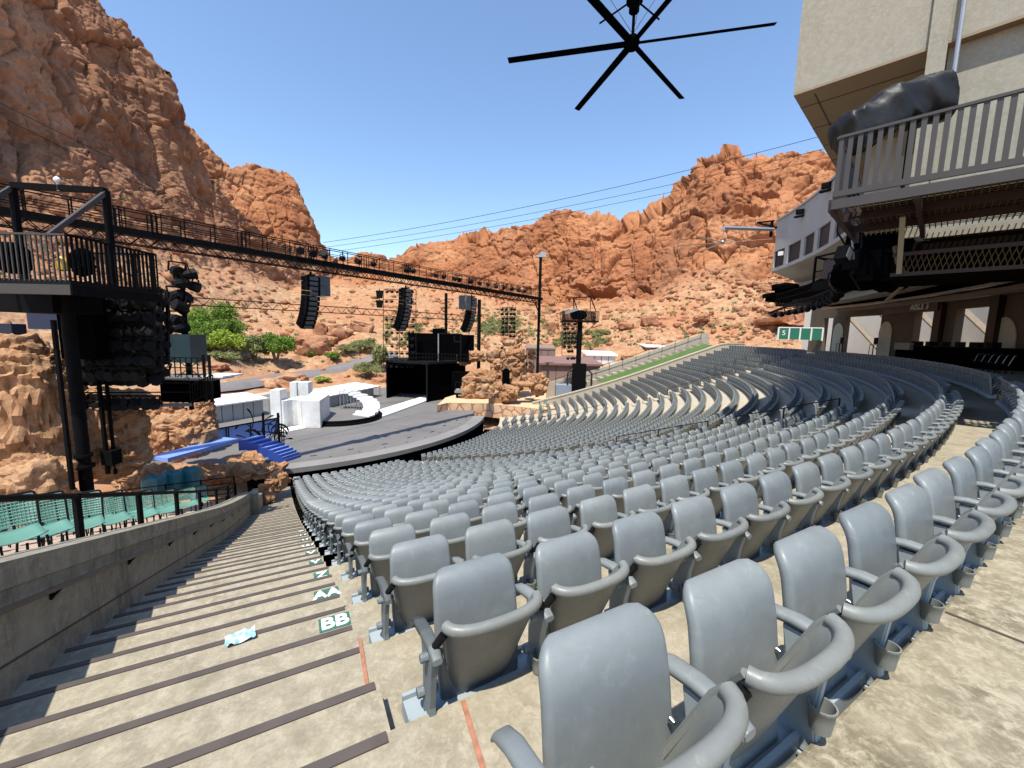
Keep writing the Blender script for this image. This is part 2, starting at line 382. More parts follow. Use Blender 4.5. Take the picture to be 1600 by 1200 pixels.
# flat ground out to the horizon, under everything
g = MB(); n = 64
for r_, z in ((3000, -11.6),):
    g.add([(r_*cos(2*pi*i/n), r_*sin(2*pi*i/n), z) for i in range(n)], [tuple(range(n))])
tag(g.build('ground', SAND), kind='structure')
# paved yard and valley floor behind the stage
def hill_z(P):                          # height of the valley sheet (left control levels) at a point
    return None
yard = MB(); yard.add([atz(250, 690, -10.6), atz(620, 690, -10.6), at(720, 600, 72), at(300, 606, 68), at(230, 620, 66)], [(0, 1, 2, 3, 4)])
bpy.context.view_layer.update()
DG = bpy.context.evaluated_depsgraph_get()
def drop(x, y, default=80, lift=0.):    # where the sight line through (x, y) meets the terrain, and its normal
    d = Vector(ray(x, y)).normalized(); ok, loc, nor, *_ = S.ray_cast(DG, Vector((0, 0, 0)), d)
    return (np.array(loc), np.array(nor)) if ok else (at(x, y, default), np.array([0, 0, 1.]))
def ground_under(x, y):                 # terrain height at plan point
    ok, loc, *_ = S.ray_cast(DG, Vector((x, y, 300)), Vector((0, 0, -1)))
    return loc.z if ok else -11.6
# service road: a ribbon laid over the terrain
road = MB(); ctr = [(285, 612), (318, 606), (352, 604), (400, 598), (440, 590), (480, 584), (520, 578), (552, 570), (572, 562), (590, 556), (612, 552)]
pts = [drop(x, y)[0] for x, y in ctr]
dense = []
for i in range(len(pts)-1):
    for k in range(6): dense.append(pts[i]+(pts[i+1]-pts[i])*k/6)
zz = np.array([max(max(ground_under(*(p[:2]+np.array(o))) for o in ((0, 0), (1.2, 0), (-1.2, 0), (0, 1.2), (0, -1.2))), -11) for p in dense])
zz = np.convolve(np.pad(zz, 6, 'edge'), np.ones(13)/13, 'valid')
sec = []
for i, p in enumerate(dense):
    d = dense[min(i+3, len(dense)-1)]-dense[max(i-3, 0)]; s = np.array([-d[1], d[0], 0]); s /= np.linalg.norm(s)
    sec.append([np.array([*(p+s*t)[:2], zz[i]+dz]) for t, dz in ((-2.6, -.7), (-1.9, .08), (0, .14), (1.9, .08), (2.6, -.7))])
road.loft(sec, closed=False, caps=False); tag(road.build('road', ASPH, smooth=True), kind='structure')
# ================================================================ boulders, scree, trees and scrub on the slopes
def ico(n): 
    bm = bmesh.new(); bmesh.ops.create_icosphere(bm, subdivisions=n, radius=1); p = np.array([v.co[:] for v in bm.verts]); f = np.array([[v.index for v in q.verts] for q in bm.faces]); bm.free(); return p, f
def raw_mesh(name, V, F, mat, smooth=False):
    me = bpy.data.meshes.new(name); me.vertices.add(len(V)); me.vertices.foreach_set('co', V.astype(np.float32).ravel())
    k = F.shape[1]; me.loops.add(F.size); me.loops.foreach_set('vertex_index', F.ravel().astype(np.int32))
    me.polygons.add(len(F)); me.polygons.foreach_set('loop_start', np.arange(0, F.size, k, dtype=np.int32)); me.update(calc_edges=True); return link(name, me, mat, smooth=smooth)
P1_, F1_ = ico(2)
def rock_shape(seed):
    p = np.sign(P1_)*np.abs(P1_)**.62; w1, w2 = worley(P1_*1.1+seed*7.7, seed)
    return p*(1+.28*fbm(P1_*1.2+seed*3.1, 3, seed)+.25*(w1-.5))[:, None]
def scatter_rocks(n, regions, sizes, seed, name, label, cat):
    rng = np.random.default_rng(seed); Vs = []; Fs = []; c = 0; shapes = [rock_shape(i+seed) for i in range(7)]
    while n > 0:
        n -= 1; x0, x1, y0, y1 = regions[rng.integers(len(regions))]
        loc, nor = drop(rng.uniform(x0, x1), rng.uniform(y0, y1), 9999)
        if not 35 < np.hypot(loc[0], loc[1]) < 260 or nor[2] < .35: continue
        s = sizes[0]+(sizes[1]-sizes[0])*rng.random()**4; s *= np.hypot(loc[0], loc[1])/110
        q = shapes[rng.integers(7)]*np.array([s, s*rng.uniform(.6, 1), s*rng.uniform(.45, .8)]); a = rng.uniform(0, 6.3); ca, sa = cos(a), sin(a)
        q = np.stack([q[:, 0]*ca-q[:, 1]*sa, q[:, 0]*sa+q[:, 1]*ca, q[:, 2]], 1)+loc+np.array([0, 0, s*.12]); Vs.append(q); Fs.append(F1_+c); c += len(q)
    return tag(raw_mesh(name, np.concatenate(Vs), np.concatenate(Fs), BOULD), label, cat, None, 'stuff')
R_ = [(285, 600, 400, 590), (600, 860, 440, 545), (850, 1240, 420, 540), (850, 1240, 420, 540), (1180, 1300, 400, 520), (0, 300, 300, 480)]
scatter_rocks(4200, R_, (.14, .95), 4, 'scree', 'loose red and tan rocks strewn over the slopes below the cliffs', 'rocks')
def blobrock(r, seed, boxy=.65):
    p, f = ico(4); q = np.sign(p)*np.abs(p)**boxy; w1, w2 = worley(p*1.3+seed, seed); x1, x2 = worley(p*3+seed, seed+5)
    d = 1+.22*fbm(p*1.3+seed, 4, seed)+.22*(np.minimum(w2-w1, .3)-.2)+.06*(np.minimum(x2-x1, .2))+.04*fbm(p*6, 2, seed+2); return q*d[:, None]*np.array(r), f
def boulder(x, y, wpx, hpx, label, seed, rz=0., tilt=0., boxy=.65, depth=.8):
    loc, nor = drop(x, y, 90); k = np.linalg.norm(loc)/FPX; r = (wpx*k/2*.9, wpx*k/2*depth, hpx*k/2)
    V, F = blobrock(r, seed, boxy); M_ = np.array(Matrix.Rotation(rz, 3, 'Z') @ Matrix.Rotation(tilt, 3, 'Y')); V = V @ M_.T+loc+np.array([0, 0, hpx*k*.22])
    o = raw_mesh('boulder', V, F, BOULD, True); o.data.set_sharp_from_angle(angle=rad(32)); tag(o, label, 'boulder')
for i, a in enumerate(((428, 604, 34, 16, 'flat cracked red boulder beside the road, left of a redder one', .1, 0), (456, 601, 40, 20, 'darker red blocky boulder in front of the road behind the white set', .3, .05), (484, 551, 52, 32, 'broad domed pale red boulder between green bushes', 0, 0, .9), (500, 525, 20, 24, 'small upright pink slab boulder left of two leaning blocks', .2, .2),
        (531, 527, 34, 24, 'leaning split slab boulder below the hanging loudspeaker', .5, .45), (563, 518, 36, 20, 'square-edged red block boulder high beside the lighting rack', .2, .2, .5), (512, 535, 30, 14, 'low pale slab boulder under the leaning ones', 0, .2), (520, 612, 44, 8, 'long flat red slab lying behind the right shed', .2, .1), (592, 598, 22, 10, 'flat pale red rock at the left foot of the stage house', 0, 0),
        (1013, 507, 23, 17, 'squarish pale boulder alone on the right slope', .2, .1, .55), (977, 512, 20, 13, 'rounder reddish boulder left of the squarish pale one', .1, 0), (862, 516, 22, 18, 'brown boulder just right of the mast', 0, .1), (893, 505, 26, 22, 'tan boulder half hidden by the right spotlight tower', .3, 0), (832, 500, 16, 12, 'small boulder left of the mast on the slope', 0, 0),
        (1096, 500, 22, 10, 'low flat boulder on the slope above the lawn wall', .3, 0), (1246, 503, 70, 22, 'large flat pale boulder above the green-panelled booth', .1, 0, .5), (1205, 505, 36, 14, 'long low boulder beside the large flat pale one', .2, 0), (1282, 497, 34, 22, 'orange boulder behind the flat pale one near the entrance wall', .1, .2), (340, 575, 26, 8, 'low pale rock on the sand left of the road', 0, 0), (980, 560, 20, 8, 'half-buried boulder below the outer wall', 0, 0))):
    boulder(a[0], a[1], a[2], a[3], a[4], 100+i, a[5], a[6], a[7] if len(a) > 7 else .65)
def leaves(pts, size, rng):
    n = len(pts); a = rng.normal(size=(n, 3)); a /= np.linalg.norm(a, axis=1)[:, None]; b = np.cross(a, rng.normal(size=(n, 3))); b /= np.linalg.norm(b, axis=1)[:, None]
    s = size*rng.uniform(.6, 1.4, (n, 1)); a = a*s; b = b*s*.55
    V = np.stack([pts-a, pts-b*.9, pts+a, pts+b*.9], 1).reshape(-1, 3); return V, np.arange(4*n).reshape(-1, 4)
def crown_pts(c, r, n, rng, nclump=26, spread=.30):
    d = rng.normal(size=(nclump, 3)); d /= np.linalg.norm(d, axis=1)[:, None]; cl_ = d*rng.uniform(.35, .88, (nclump, 1)); cl_[:, 2] = np.abs(cl_[:, 2])*1.0-.25
    i = rng.integers(nclump, size=n); e = rng.normal(size=(n, 3)); e /= np.linalg.norm(e, axis=1)[:, None]; q = cl_[i]+e*(rng.random((n, 1))**.5)*spread*rng.uniform(.7, 1.3, nclump)[i][:, None]
    return np.array(c)+q*np.array(r)
def tree(x, y, wpx, hpx, mat, label, seed, n=7000, name='mesquite_tree', cat='tree', ls=.24):
    rng = np.random.default_rng(seed); loc, _ = drop(x, y, 90); k = np.linalg.norm(loc)/FPX; w, h = wpx*k/2, hpx*k
    r = root(name, label, cat, loc); c = loc+np.array([0, 0, h*.52]); m = MB()
    for j in range(5):
        a = 2*pi*j/5+rng.uniform(-.4, .4); e = np.array([cos(a)*w*.55, sin(a)*w*.5, h*rng.uniform(.45, .75)]); mid = e*np.array([.35, .35, .55])
        m.tube([loc-np.array([0, 0, .3]), loc+mid, loc+e], [.22*h/6, .13*h/6, .03], 6)
    m.build('trunk', BARK, r, True); V, F = leaves(crown_pts(c, (w*1.05, w*.95, h*.52), n, rng, 34), ls, rng)
    o = raw_mesh('crown', V-loc, F, mat); o.parent = r
for i, a in enumerate(((338, 545, 82, 62, LEAF1, 'largest deep green tree left of centre behind the stage', 9000), (352, 556, 50, 36, LEAF2, 'bright yellow-green bush in front of the largest tree', 5000), (318, 553, 46, 44, LEAF1, 'deep green bush at the left edge of the largest tree', 5000), (432, 568, 52, 46, LEAF1, 'round deep green tree beside the road with dark trunk', 7500), (398, 563, 46, 36, LEAF3, 'grey-green bush joined to the left of the round tree', 5000),
        (348, 566, 40, 16, LEAF3, 'low grey-green bush below the yellow-green one', 2600), (507, 540, 26, 15, LEAF3, 'small grey-green bush right of the domed boulder', 2200), (545, 553, 34, 16, LEAF3, 'olive bush behind the road left of the stage house', 2600), (572, 548, 44, 20, LEAF3, 'wide olive bush behind the road beside the lighting rack', 3400), (521, 564, 26, 14, LEAF1, 'small dark green bush on the road edge', 2200), (574, 590, 46, 26, LEAF3, 'pale grey-green bush in front of the road by the stage house', 3600), (595, 580, 24, 44, LEAF3, 'tall grey-green bush against the stage house', 3000),
        (486, 557, 22, 10, LEAF1, 'tiny green bush at the foot of the domed boulder', 1400), (460, 536, 16, 10, LEAF3, 'tiny olive bush above the round tree', 1000), (504, 597, 22, 9, LEAF2, 'little yellow-green bush beside the flat red boulder', 1200))):
    tree(a[0], a[1], a[2], a[3], a[4], a[5], 300+i, a[6], 'mesquite_tree' if a[3] > 40 else 'desert_bush', 'tree' if a[3] > 40 else 'bush', .24 if a[3] > 30 else .17)
rng = np.random.default_rng(8); Ps = []
RS_ = [(290, 600, 440, 570, .9), (600, 860, 480, 545, 1.0), (860, 1240, 450, 535, .8), (740, 860, 485, 525, 1.3), (1040, 1290, 420, 520, .6), (0, 300, 300, 470, .7), (560, 1200, 500, 540, 1.0)]
for _ in range(520):
    x0, x1, y0, y1, sc_ = RS_[rng.integers(len(RS_))]; loc, nor = drop(rng.uniform(x0, x1), rng.uniform(y0, y1), 9999)
    if not 35 < np.hypot(loc[0], loc[1]) < 240 or nor[2] < .3: continue
    r = sc_*rng.uniform(.35, 1.25)*np.hypot(loc[0], loc[1])/130; Ps.append(crown_pts(loc+np.array([0, 0, r*.4]), (r, r, r*.75), int(60+60*r), rng, 6, .5))
V, F = leaves(np.concatenate(Ps), .15, rng); tag(raw_mesh('desert_scrub', V, F, LEAF3), 'sparse olive scrub dotted over the slopes', 'scrub', None, 'stuff')
Ps = []
for (x0, x1, y0, y1, n_) in ((745, 815, 500, 522, 55), (860, 950, 520, 545, 40), (600, 700, 510, 545, 30)):
    for _ in range(n_):
        loc, nor = drop(rng.uniform(x0, x1), rng.uniform(y0, y1), 9999)
        if np.hypot(loc[0], loc[1]) < 260: r = rng.uniform(.6, 1.5); Ps.append(crown_pts(loc+np.array([0, 0, r*.4]), (r, r, r*.8), 220, rng, 8, .45))
V, F = leaves(np.concatenate(Ps), .2, rng); tag(raw_mesh('green_thicket', V, F, LEAF3), 'band of green bushes along the foot of the right slope', 'bushes', None, 'stuff')
# ---- low brown buildings beyond the stage
def bldg(x0, x1, ytop, ybot, Y, depth, mat, roofmat, label, overhang=.4, z0=-10.8, thick=.3):
    a, b = at(x0, ytop, Y), at(x1, ytop, Y); zt = (a[2]+b[2])/2; r = root('building', label, 'building', ((a[0]+b[0])/2, Y, z0))
    MB().box(((a[0]+b[0])/2, Y+depth/2, (zt+z0)/2), (b[0]-a[0], depth, zt-z0)).build('wall', mat, r)
    o = overhang; m = MB(); m.loft([[(a[0]-o, Y-o, zt), (b[0]+o, Y-o, zt), (b[0]+o, Y+depth+o, zt+.5), (a[0]-o, Y+depth+o, zt+.5)], [(a[0]-o, Y-o, zt+thick), (b[0]+o, Y-o, zt+thick), (b[0]+o, Y+depth+o, zt+.5+thick), (a[0]-o, Y+depth+o, zt+.5+thick)]]); m.build('roof', roofmat, r)
    for i in range(1, 4): x = a[0]+(b[0]-a[0])*i/4; m = MB(); m.box((x, Y-.02, (zt+z0)/2), (.08, .06, zt-z0)); m.build('seam', JOINT, r)
    return r
bldg(846, 938, 571, 612, 62, 10, BROWNB, ROOFB, 'wide low brown building with flat maroon roof behind the right tower')
bldg(823, 868, 546, 575, 78, 5, BROWNB, BROWNB, 'taller narrow brown building behind the mast', .1)
bldg(918, 962, 556, 575, 84, 6, WHITEB, WHITEP, 'low white-roofed building right of the brown roof')
bldg(930, 990, 551, 570, 96, 7, BROWNB, ROOFB, 'small distant building with a reddish roof beyond the white roof')
bldg(1010, 1046, 543, 556, 92, 6, BROWNB, WHITEP, 'small distant brown building with pale roof beyond the outer wall')
# ================================================================ seating bowl
A_AISLE2, A_AISLE3, A_FLANK = -43.6, -12.2, 5.4
def u_first(k): return (.765 if k == 0 else .794-.03*max(0, k-4))                      # lateral position of the first seat beside the left stairs
def Rk(k): return RT-DP*k
EDGE = .2                                               # each platform reaches this far behind its seats
def flank_end(k): return A_FLANK if k < 24 else A_FLANK-1.3*(k-23)
SECT = []                                               # (row, first angle, last angle) of each run of seats
terr = MB()
for k in range(NROW):
    R1 = Rk(k)+EDGE; R0 = Rk(k+1)+EDGE if k < NROW-1 else Rk(k)-.75
    a0 = math.degrees(ANG0+(u_first(k)-.46)/Rk(k)); z = zrow(k)
    terr.ring(R0-.003, R1, a0, A_FLANK+.2, z-1.2, z, 96)
tr = tag(terr.build('terrace', CONCL), kind='structure')
# foreground platforms carry mottled slabs of their own colour
slab = MB()
for k in range(0, 5):
    R1 = Rk(k)+EDGE; R0 = Rk(k+1)+EDGE; a0 = math.degrees(ANG0+(u_first(k)-.46)/Rk(k))
    slab.ring(R0+.002, R1-.002, a0, a0+(26, 9, 5, 3.5, 2.5)[k], zrow(k), zrow(k)+.004, 40)
slab.build('mottled_slab', CONC, tr)
crack = MB()
for (u0, R0_, u1, R1_, k) in ((.62, 52.15, .50, 53.1, 0), (.32, 51.1, .28, 52.1, 1), (5.6, 52.2, 5.75, 53.1, 0), (9.3, 52.2, 9.5, 53.1, 0)):
    crack.bar(ais(u0, R0_, zrow(k)+.006), ais(u1, R1_, zrow(k)+.006), .022, .006)
crack.build('sealed_joint', M('red_sealant', (.33, .15, .09), .8, .3, 30), tr)
# grey mounting rails along the rear of every row
for k in range(NROW):
    spans = [(math.degrees(ANG0+(u_first(k)-.36)/Rk(k)), A_AISLE2-.75*52/Rk(k)), (A_AISLE2+.75*52/Rk(k), A_AISLE3-.7*52/Rk(k)), (A_AISLE3+.7*52/Rk(k), flank_end(k)-.6)]
    zt = (zrow(k-1) if k else zrow(0)+.29)
    for j, (a, b) in enumerate(spans):
        if b-a > .8: SECT.append((k, j, a, b))
    if k < 14:
        mb = MB(); nn = 60 if k < 3 else 24
        for j, (a, b) in enumerate(spans[:2 if k < 8 else 1]):
            R = Rk(k)
            mb.ring(R+.03, R+EDGE-.012, a-.05, b, zt-.11, zt-.035, nn)
            mb.ring(R+.03, R+.05, a-.05, b, zt-.035, zt-.012, nn)
            mb.ring(R+EDGE-.03, R+EDGE-.012, a-.05, b, zt-.035, zt-.008, nn)
        mb.build('mounting_rail', STEELG, tr)
# ledge behind the last row, where the photographer stands
led = MB(); zl = zrow(0)+.29
led.ring(Rk(0)+EDGE+.018, 58.5, -68, -49.6, zl-2, zl, 60)
led.ring(Rk(0)+EDGE+.018, 62.0, -49.6, 8, zl-2.6, zl, 60)
lo_ = tag(led.build('walkway', CONCP, bevel=.018), kind='structure')
jt = MB()
for a in (-60.6, -58.35, -55.9, -53.1, -50.2): jt.bar(pol(53.14, a, zl+.001), pol(58, a+.35, zl+.001), .018, .006)
jt.ring(53.9, 53.915, -60, -50, zl-.002, zl+.003, 30)
jt.build('slab_joint', JOINT, lo_)

# ---------------------------------------------------------------- the seat and its parts (local frame: x along the row, y towards the stage, z up)
def rrect(hw, ht, r, n=4):
    pts = []
    for cx_, cy_, a0 in ((hw-r, ht-r, 0), (-hw+r, ht-r, 90), (-hw+r, -ht+r, 180), (hw-r, -ht+r, 270)):
        for i in range(n): a = rad(a0+90*i/(n-1)); pts.append((cx_+r*cos(a), cy_+r*sin(a)))
    return pts
def seat_pad(res=1):
    ctrl = [(.25, -.055), (.30, -.05), (.45, -.032), (.60, -.015), (.72, .0), (.80, .015), (.83, .024), (.853, .035), (.869, .048), (.880, .063), (.887, .080), (.889, .098)]
    hw = [.175, .20, .213, .217, .216, .213, .212, .209, .203, .193, .177, .150]
    if res == 0: ctrl, hw = [ctrl[i] for i in (1, 3, 6, 9, 11)], [hw[i] for i in (1, 3, 6, 9, 11)]
    m = MB(); rings = []
    for i, ((z, y), w) in enumerate(zip(ctrl, hw)):
        a, b = ctrl[max(0, i-1)], ctrl[min(len(ctrl)-1, i+1)]
        dz, dy = b[0]-a[0], b[1]-a[1]; l = math.hypot(dz, dy); ny, nz = dz/l, -dy/l
        t = .024 if 0 < i < len(ctrl)-1 else .012
        sec = rrect(w, t, min(t*.95, .022), 4 if res else 2)
        rings.append([(px, y+py*ny, z+py*nz) for px, py in sec])
    return m.loft(rings)
def back_shell(res=1):
    na, nvv = (17, 9) if res else (5, 3)
    m = MB(); out = []; inn = []
    for j in range(nvv):
        v = j/(nvv-1); ro, ri = [], []
        for i in range(na):
            a = -1+2*i/(na-1); e = (1-abs(a)**2.4)
            zb = .345+.13*abs(a)**3.2; zt = .80+.006*a*a
            z = zb+(zt-zb)*v
            hw = .165+.070*v**.8; bul = .035+.045*v**1.2
            x = hw*math.sin(a*pi/2*.93)/math.sin(pi/2*.93)
            y = -.03-.13*v-bul*e
            if v > .93: y -= .012
            ro.append((x, y, z)); ri.append((x*.93, y+.026, z))
        out.append(ro); inn.append(ri)
    m.loft([list(r) for r in out][::-1], closed=False); m.loft(inn, closed=False)
    # rolled rim and edge closure
    rim = [((p[0]+q[0])/2, (p[1]+q[1])/2-.004, p[2]) for p, q in zip(out[-1], inn[-1])]
    m.tube(rim, .026 if res else .03, 10 if res else 4)
    if res:
        m.loft([out[0], inn[0]], closed=False)
        bot = [((p[0]+q[0])/2, (p[1]+q[1])/2, p[2]) for p, q in zip(out[0], inn[0])]; m.tube(bot, .014, 6)
        for sx in (0, -1):
            m.tube([((out[j][sx][0]+inn[j][sx][0])/2, (out[j][sx][1]+inn[j][sx][1])/2, out[j][sx][2]) for j in range(nvv)], .014, 6)
    return m
def arm(x, res=1):
    m = MB(); path = [(-.205, .690), (-.15, .712), (-.05, .714), (.05, .698), (.115, .668), (.138, .635)]; rings = []
    for i, (y, z) in enumerate(path):
        w = (.022, .026, .029, .029, .027, .02)[i]; t = (.014, .018, .018, .017, .016, .012)[i]
        rings.append([(x+px, y, z+py) for px, py in rrect(w, t, t*.8, 3 if res else 2)])
    return m.loft(rings)
def standard(x):
    m = MB(); rings = []
    for z, y0, y1, w in ((.275, -.17, -.02, .022), (.30, -.16, -.03, .018), (.42, -.14, -.045, .015), (.58, -.155, -.04, .015), (.685, -.18, -.02, .016)):
        rings.append([(x-w, y0, z), (x+w, y0, z), (x+w, y1, z), (x-w, y1, z)])
    m.loft(rings); m.box((x, -.11, .268), (.075, .16, .018))
    m.tube([(x-.045, -.055, .44), (x+.045, -.055, .44)], .024, 8); m.tube([(x-.05, -.12, .66), (x+.05, -.12, .66)], .02, 8)
    return m
def cup(x):
    m = MB(); c = (x-.02, -.16, .395); n = 16; prof = [(.026, 0), (.032, .0), (.036, .04), (.040, .078), (.043, .082), (.043, .09), (.037, .09), (.033, .03), (.0, .012)]
    rings = [[(c[0]+r*cos(2*pi*i/n), c[1]+r*sin(2*pi*i/n), c[2]+z) for i in range(n)] for r, z in prof]
    m.loft(rings); m.box((x-.008, -.115, .44), (.02, .04, .05)); return m
def bolts(x):
    m = MB()
    m.tube([(x, -.036, .625), (x, -.05, .623)], [.011, .007], 8)
    return m
HP = .276                                              # half the seat pitch
ORD = 'first second third fourth fifth sixth seventh eighth ninth tenth eleventh twelfth thirteenth fourteenth fifteenth sixteenth seventeenth eighteenth nineteenth twentieth'.split()
TENS = {20: 'twenty', 30: 'thirty', 40: 'forty', 50: 'fifty', 60: 'sixty', 70: 'seventy', 80: 'eighty', 90: 'ninety'}
TENTH = {20: 'twentieth', 30: 'thirtieth', 40: 'fortieth', 50: 'fiftieth', 60: 'sixtieth', 70: 'seventieth', 80: 'eightieth', 90: 'ninetieth'}
def ordw(n):
    if n <= 20: return ORD[n-1]
    t = n//10*10; return TENTH[t] if n == t else TENS[t]+'-'+ORD[n-t-1]
proto = root('stadium_seat', 'x', 'seat', (0, 0, 0), 0, 'grey tip-up seats in curved rows')
seat_pad().build('seat', SEATG, proto, True, True)
back_shell().build('backrest', SEATB, proto, True, True)
arm(HP).build('armrest', SEATG, proto, True, True)
standard(HP).build('support_leg', STEELG, proto, False, True, .004)
cup(HP).build('cup_holder', SEATB, proto, True, True)
hm_ = MB(); [hm_.tube([(sx*.238, -.168, .772), (sx*.272, -.15, .715)], [.020, .018], 8) for sx in (-1,)]; hm_.build('hinge', DKSTEEL, proto, True, True)
hm_ = MB(); hm_.tube([(.238, -.168, .772), (.272, -.15, .715)], [.020, .018], 8); hm_.build('hinge', DKSTEEL, proto, True, True)
bolts(-.185).build('bolt', BOLT, proto, True, True); bolts(.185).build('bolt', BOLT, proto, True, True)
ARM_END = arm(-HP).build('armrest', SEATG, None, True, True); LEG_END = standard(-HP).build('support_leg', STEELG, None, False, True, .004)
spots = []
for (k, j, a, b) in SECT:
    R = Rk(k); st = math.degrees((.552+.004*((k*3) % 5-2))/R); n = int((b-a)/st)
    for i in range(n):
        aa = a+st*(i+.5) if j == 0 else a+(b-a-st*n)/2+st*(i+.5)
        p = pol(R+.075, aa+math.degrees(.04/R)*(j == 0), zrow(k)-.045); spots.append((math.dist(p, (0, 0, -.4)), k, j, i, n, aa, p))
def inframe(p):
    d = p+np.array([0, 0, .7]); f_ = d@_F
    if f_ < .25: return False
    x, y = d@_RX/f_*FPX, d@_U/f_*FPX
    return abs(x) < 900 and abs(y) < 760
spots.sort(key=lambda s: s[0])
near = [s for s in spots if inframe(s[6])][:300]; nset = {(s[1], s[2], s[3]) for s in near}
far = [s for s in spots if (s[1], s[2], s[3]) not in nset and s[0] > 2.]
first_used = False
rown = ['rearmost row'] + ['%s row from back' % ordw(k+1) for k in range(1, 30)]
for (_, k, j, i, n, aa, p) in near:
    side = 'from the left concrete stairs' if j == 0 else 'past the shaded aisle'
    lab = 'grey seat, %s %s, %s' % (ordw(i+1), side, rown[k])
    if j == 2: lab = 'grey seat, %s past the far steps, %s' % (ordw(i+1), rown[k])
    rz = rad(aa+90)+random.uniform(-.012, .012)
    if not first_used:
        o = proto; o.location = tuple(p); o.rotation_euler = (0, 0, rz); o['label'] = lab; first_used = True
    else: o = dup_tree(proto, p, rz, lab)
    for c_ in o.children:
        if c_.name.startswith('seat'): c_.rotation_euler = (random.uniform(-.022, .012), random.uniform(-.006, .006), 0)
    if i == 0: dup(ARM_END, parent=o); dup(LEG_END, parent=o)
bpy.data.objects.remove(ARM_END); bpy.data.objects.remove(LEG_END)
def tiled(name, parts, places, mat_list):
    V = []; F = []; MI = []
    for mi, m in enumerate(parts):
        n0 = sum(len(q.v) for q in parts[:mi]); V += m.v; F += [tuple(i+n0 for i in f) for f in m.f]; MI += [mi]*len(m.f)
    V = np.array(V); fl = np.array([len(f) for f in F]); fi = np.concatenate([np.array(f) for f in F]); n = len(places)
    a = np.array([q[1] for q in places]); P = np.array([q[0] for q in places]); c, s = np.cos(a)[:, None], np.sin(a)[:, None]
    X = np.stack([V[None, :, 0]*c-V[None, :, 1]*s+P[:, :1], V[None, :, 0]*s+V[None, :, 1]*c+P[:, 1:2], V[None, :, 2]+P[:, 2:3]+0*c], -1).reshape(-1, 3)
    me = bpy.data.meshes.new(name); me.vertices.add(len(X)); me.vertices.foreach_set('co', X.astype(np.float32).ravel())
    ix = (fi[None, :]+np.arange(n)[:, None]*len(V)).ravel(); me.loops.add(len(ix)); me.loops.foreach_set('vertex_index', ix.astype(np.int32))
    al = np.tile(fl, n); me.polygons.add(len(al)); me.polygons.foreach_set('loop_start', np.concatenate([[0], np.cumsum(al)[:-1]]).astype(np.int32))
    for m in mat_list: me.materials.append(m)
    me.polygons.foreach_set('material_index', np.tile(np.array(MI, dtype=np.int32), n)); me.polygons.foreach_set('use_smooth', [True]*len(al)); me.update(calc_edges=True)
    if hasattr(me, 'set_sharp_from_angle'): me.set_sharp_from_angle(angle=rad(50))
    o = bpy.data.objects.new(name, me); COL.objects.link(o); return o
leg_lo = MB(); leg_lo.box((HP, -.08, .46), (.035, .09, .36))
far = [(*s[:6], s[6]) for s in far]
o = tiled('distant_seats', [seat_pad(0), back_shell(0), arm(HP, 0), leg_lo], [(s[6], rad(s[5]+90)) for s in far], [SEATG, SEATB, SEATG, STEELG])
tag(o, 'far rows of grey tip-up seats curving round the stage', 'seats', 'grey tip-up seats in curved rows', 'stuff')

# ---------------------------------------------------------------- left stairs
UW = -1.75                                             # lateral position of the wall face
st = MB(); nos = []
edges = []
for k in range(NROW):
    zk = zrow(k); R1 = Rk(k)+EDGE; h = (zrow(k-1)-zk)/2 if k else .145
    edges.append((R1, R1-.46, zk+h)); edges.append((R1-.46, R1-.96, zk))
for i, (Ra, Rb, z) in enumerate(edges):
    k = i//2; ur = u_first(k)-.46 if Ra < 53 else u_first(k)-.46
    st.obox((ais((UW-.3+ur+.35)/2, (Ra+Rb)/2, z-.6)), np.array([*TV, 0])*((ur+.35-UW+.3)/2), np.array([*NV, 0])*(Ra-Rb)/2, (0, 0, .6)) if i % 2 else \
    st.obox((ais((UW-.3+ur)/2, (Ra+Rb)/2, z-.6)), np.array([*TV, 0])*((ur-UW+.3)/2), np.array([*NV, 0])*(Ra-Rb)/2, (0, 0, .6))
    nos.append((UW+.02, ur-.02, Rb, z))
for i in range(3):                                      # top treads behind the last row
    st.obox(ais(-.9, 53.1+.25+.5*i+.02, zrow(0)+.29+.145*i-.6), np.array([*TV, 0])*1.6, np.array([*NV, 0])*.25, (0, 0, .6))
    nos.append((UW+.02, .3, 53.12+.5*i, zrow(0)+.29+.145*i))
so = tag(st.build('aisle_stairs', CONC), kind='structure')
for (ua, ub, R, z) in nos:
    m = MB(); L_ = ub-ua; pts_a = []
    m.obox(ais((ua+ub)/2, R+.020, z+.001), np.array([*TV, 0])*L_/2, np.array([*NV, 0])*.024, (0, 0, .006))
    m.obox(ais((ua+ub)/2, R-.006, z-.022), np.array([*TV, 0])*L_/2, np.array([*NV, 0])*.005, (0, 0, .024))
    m.build('nosing', NOSE, so)
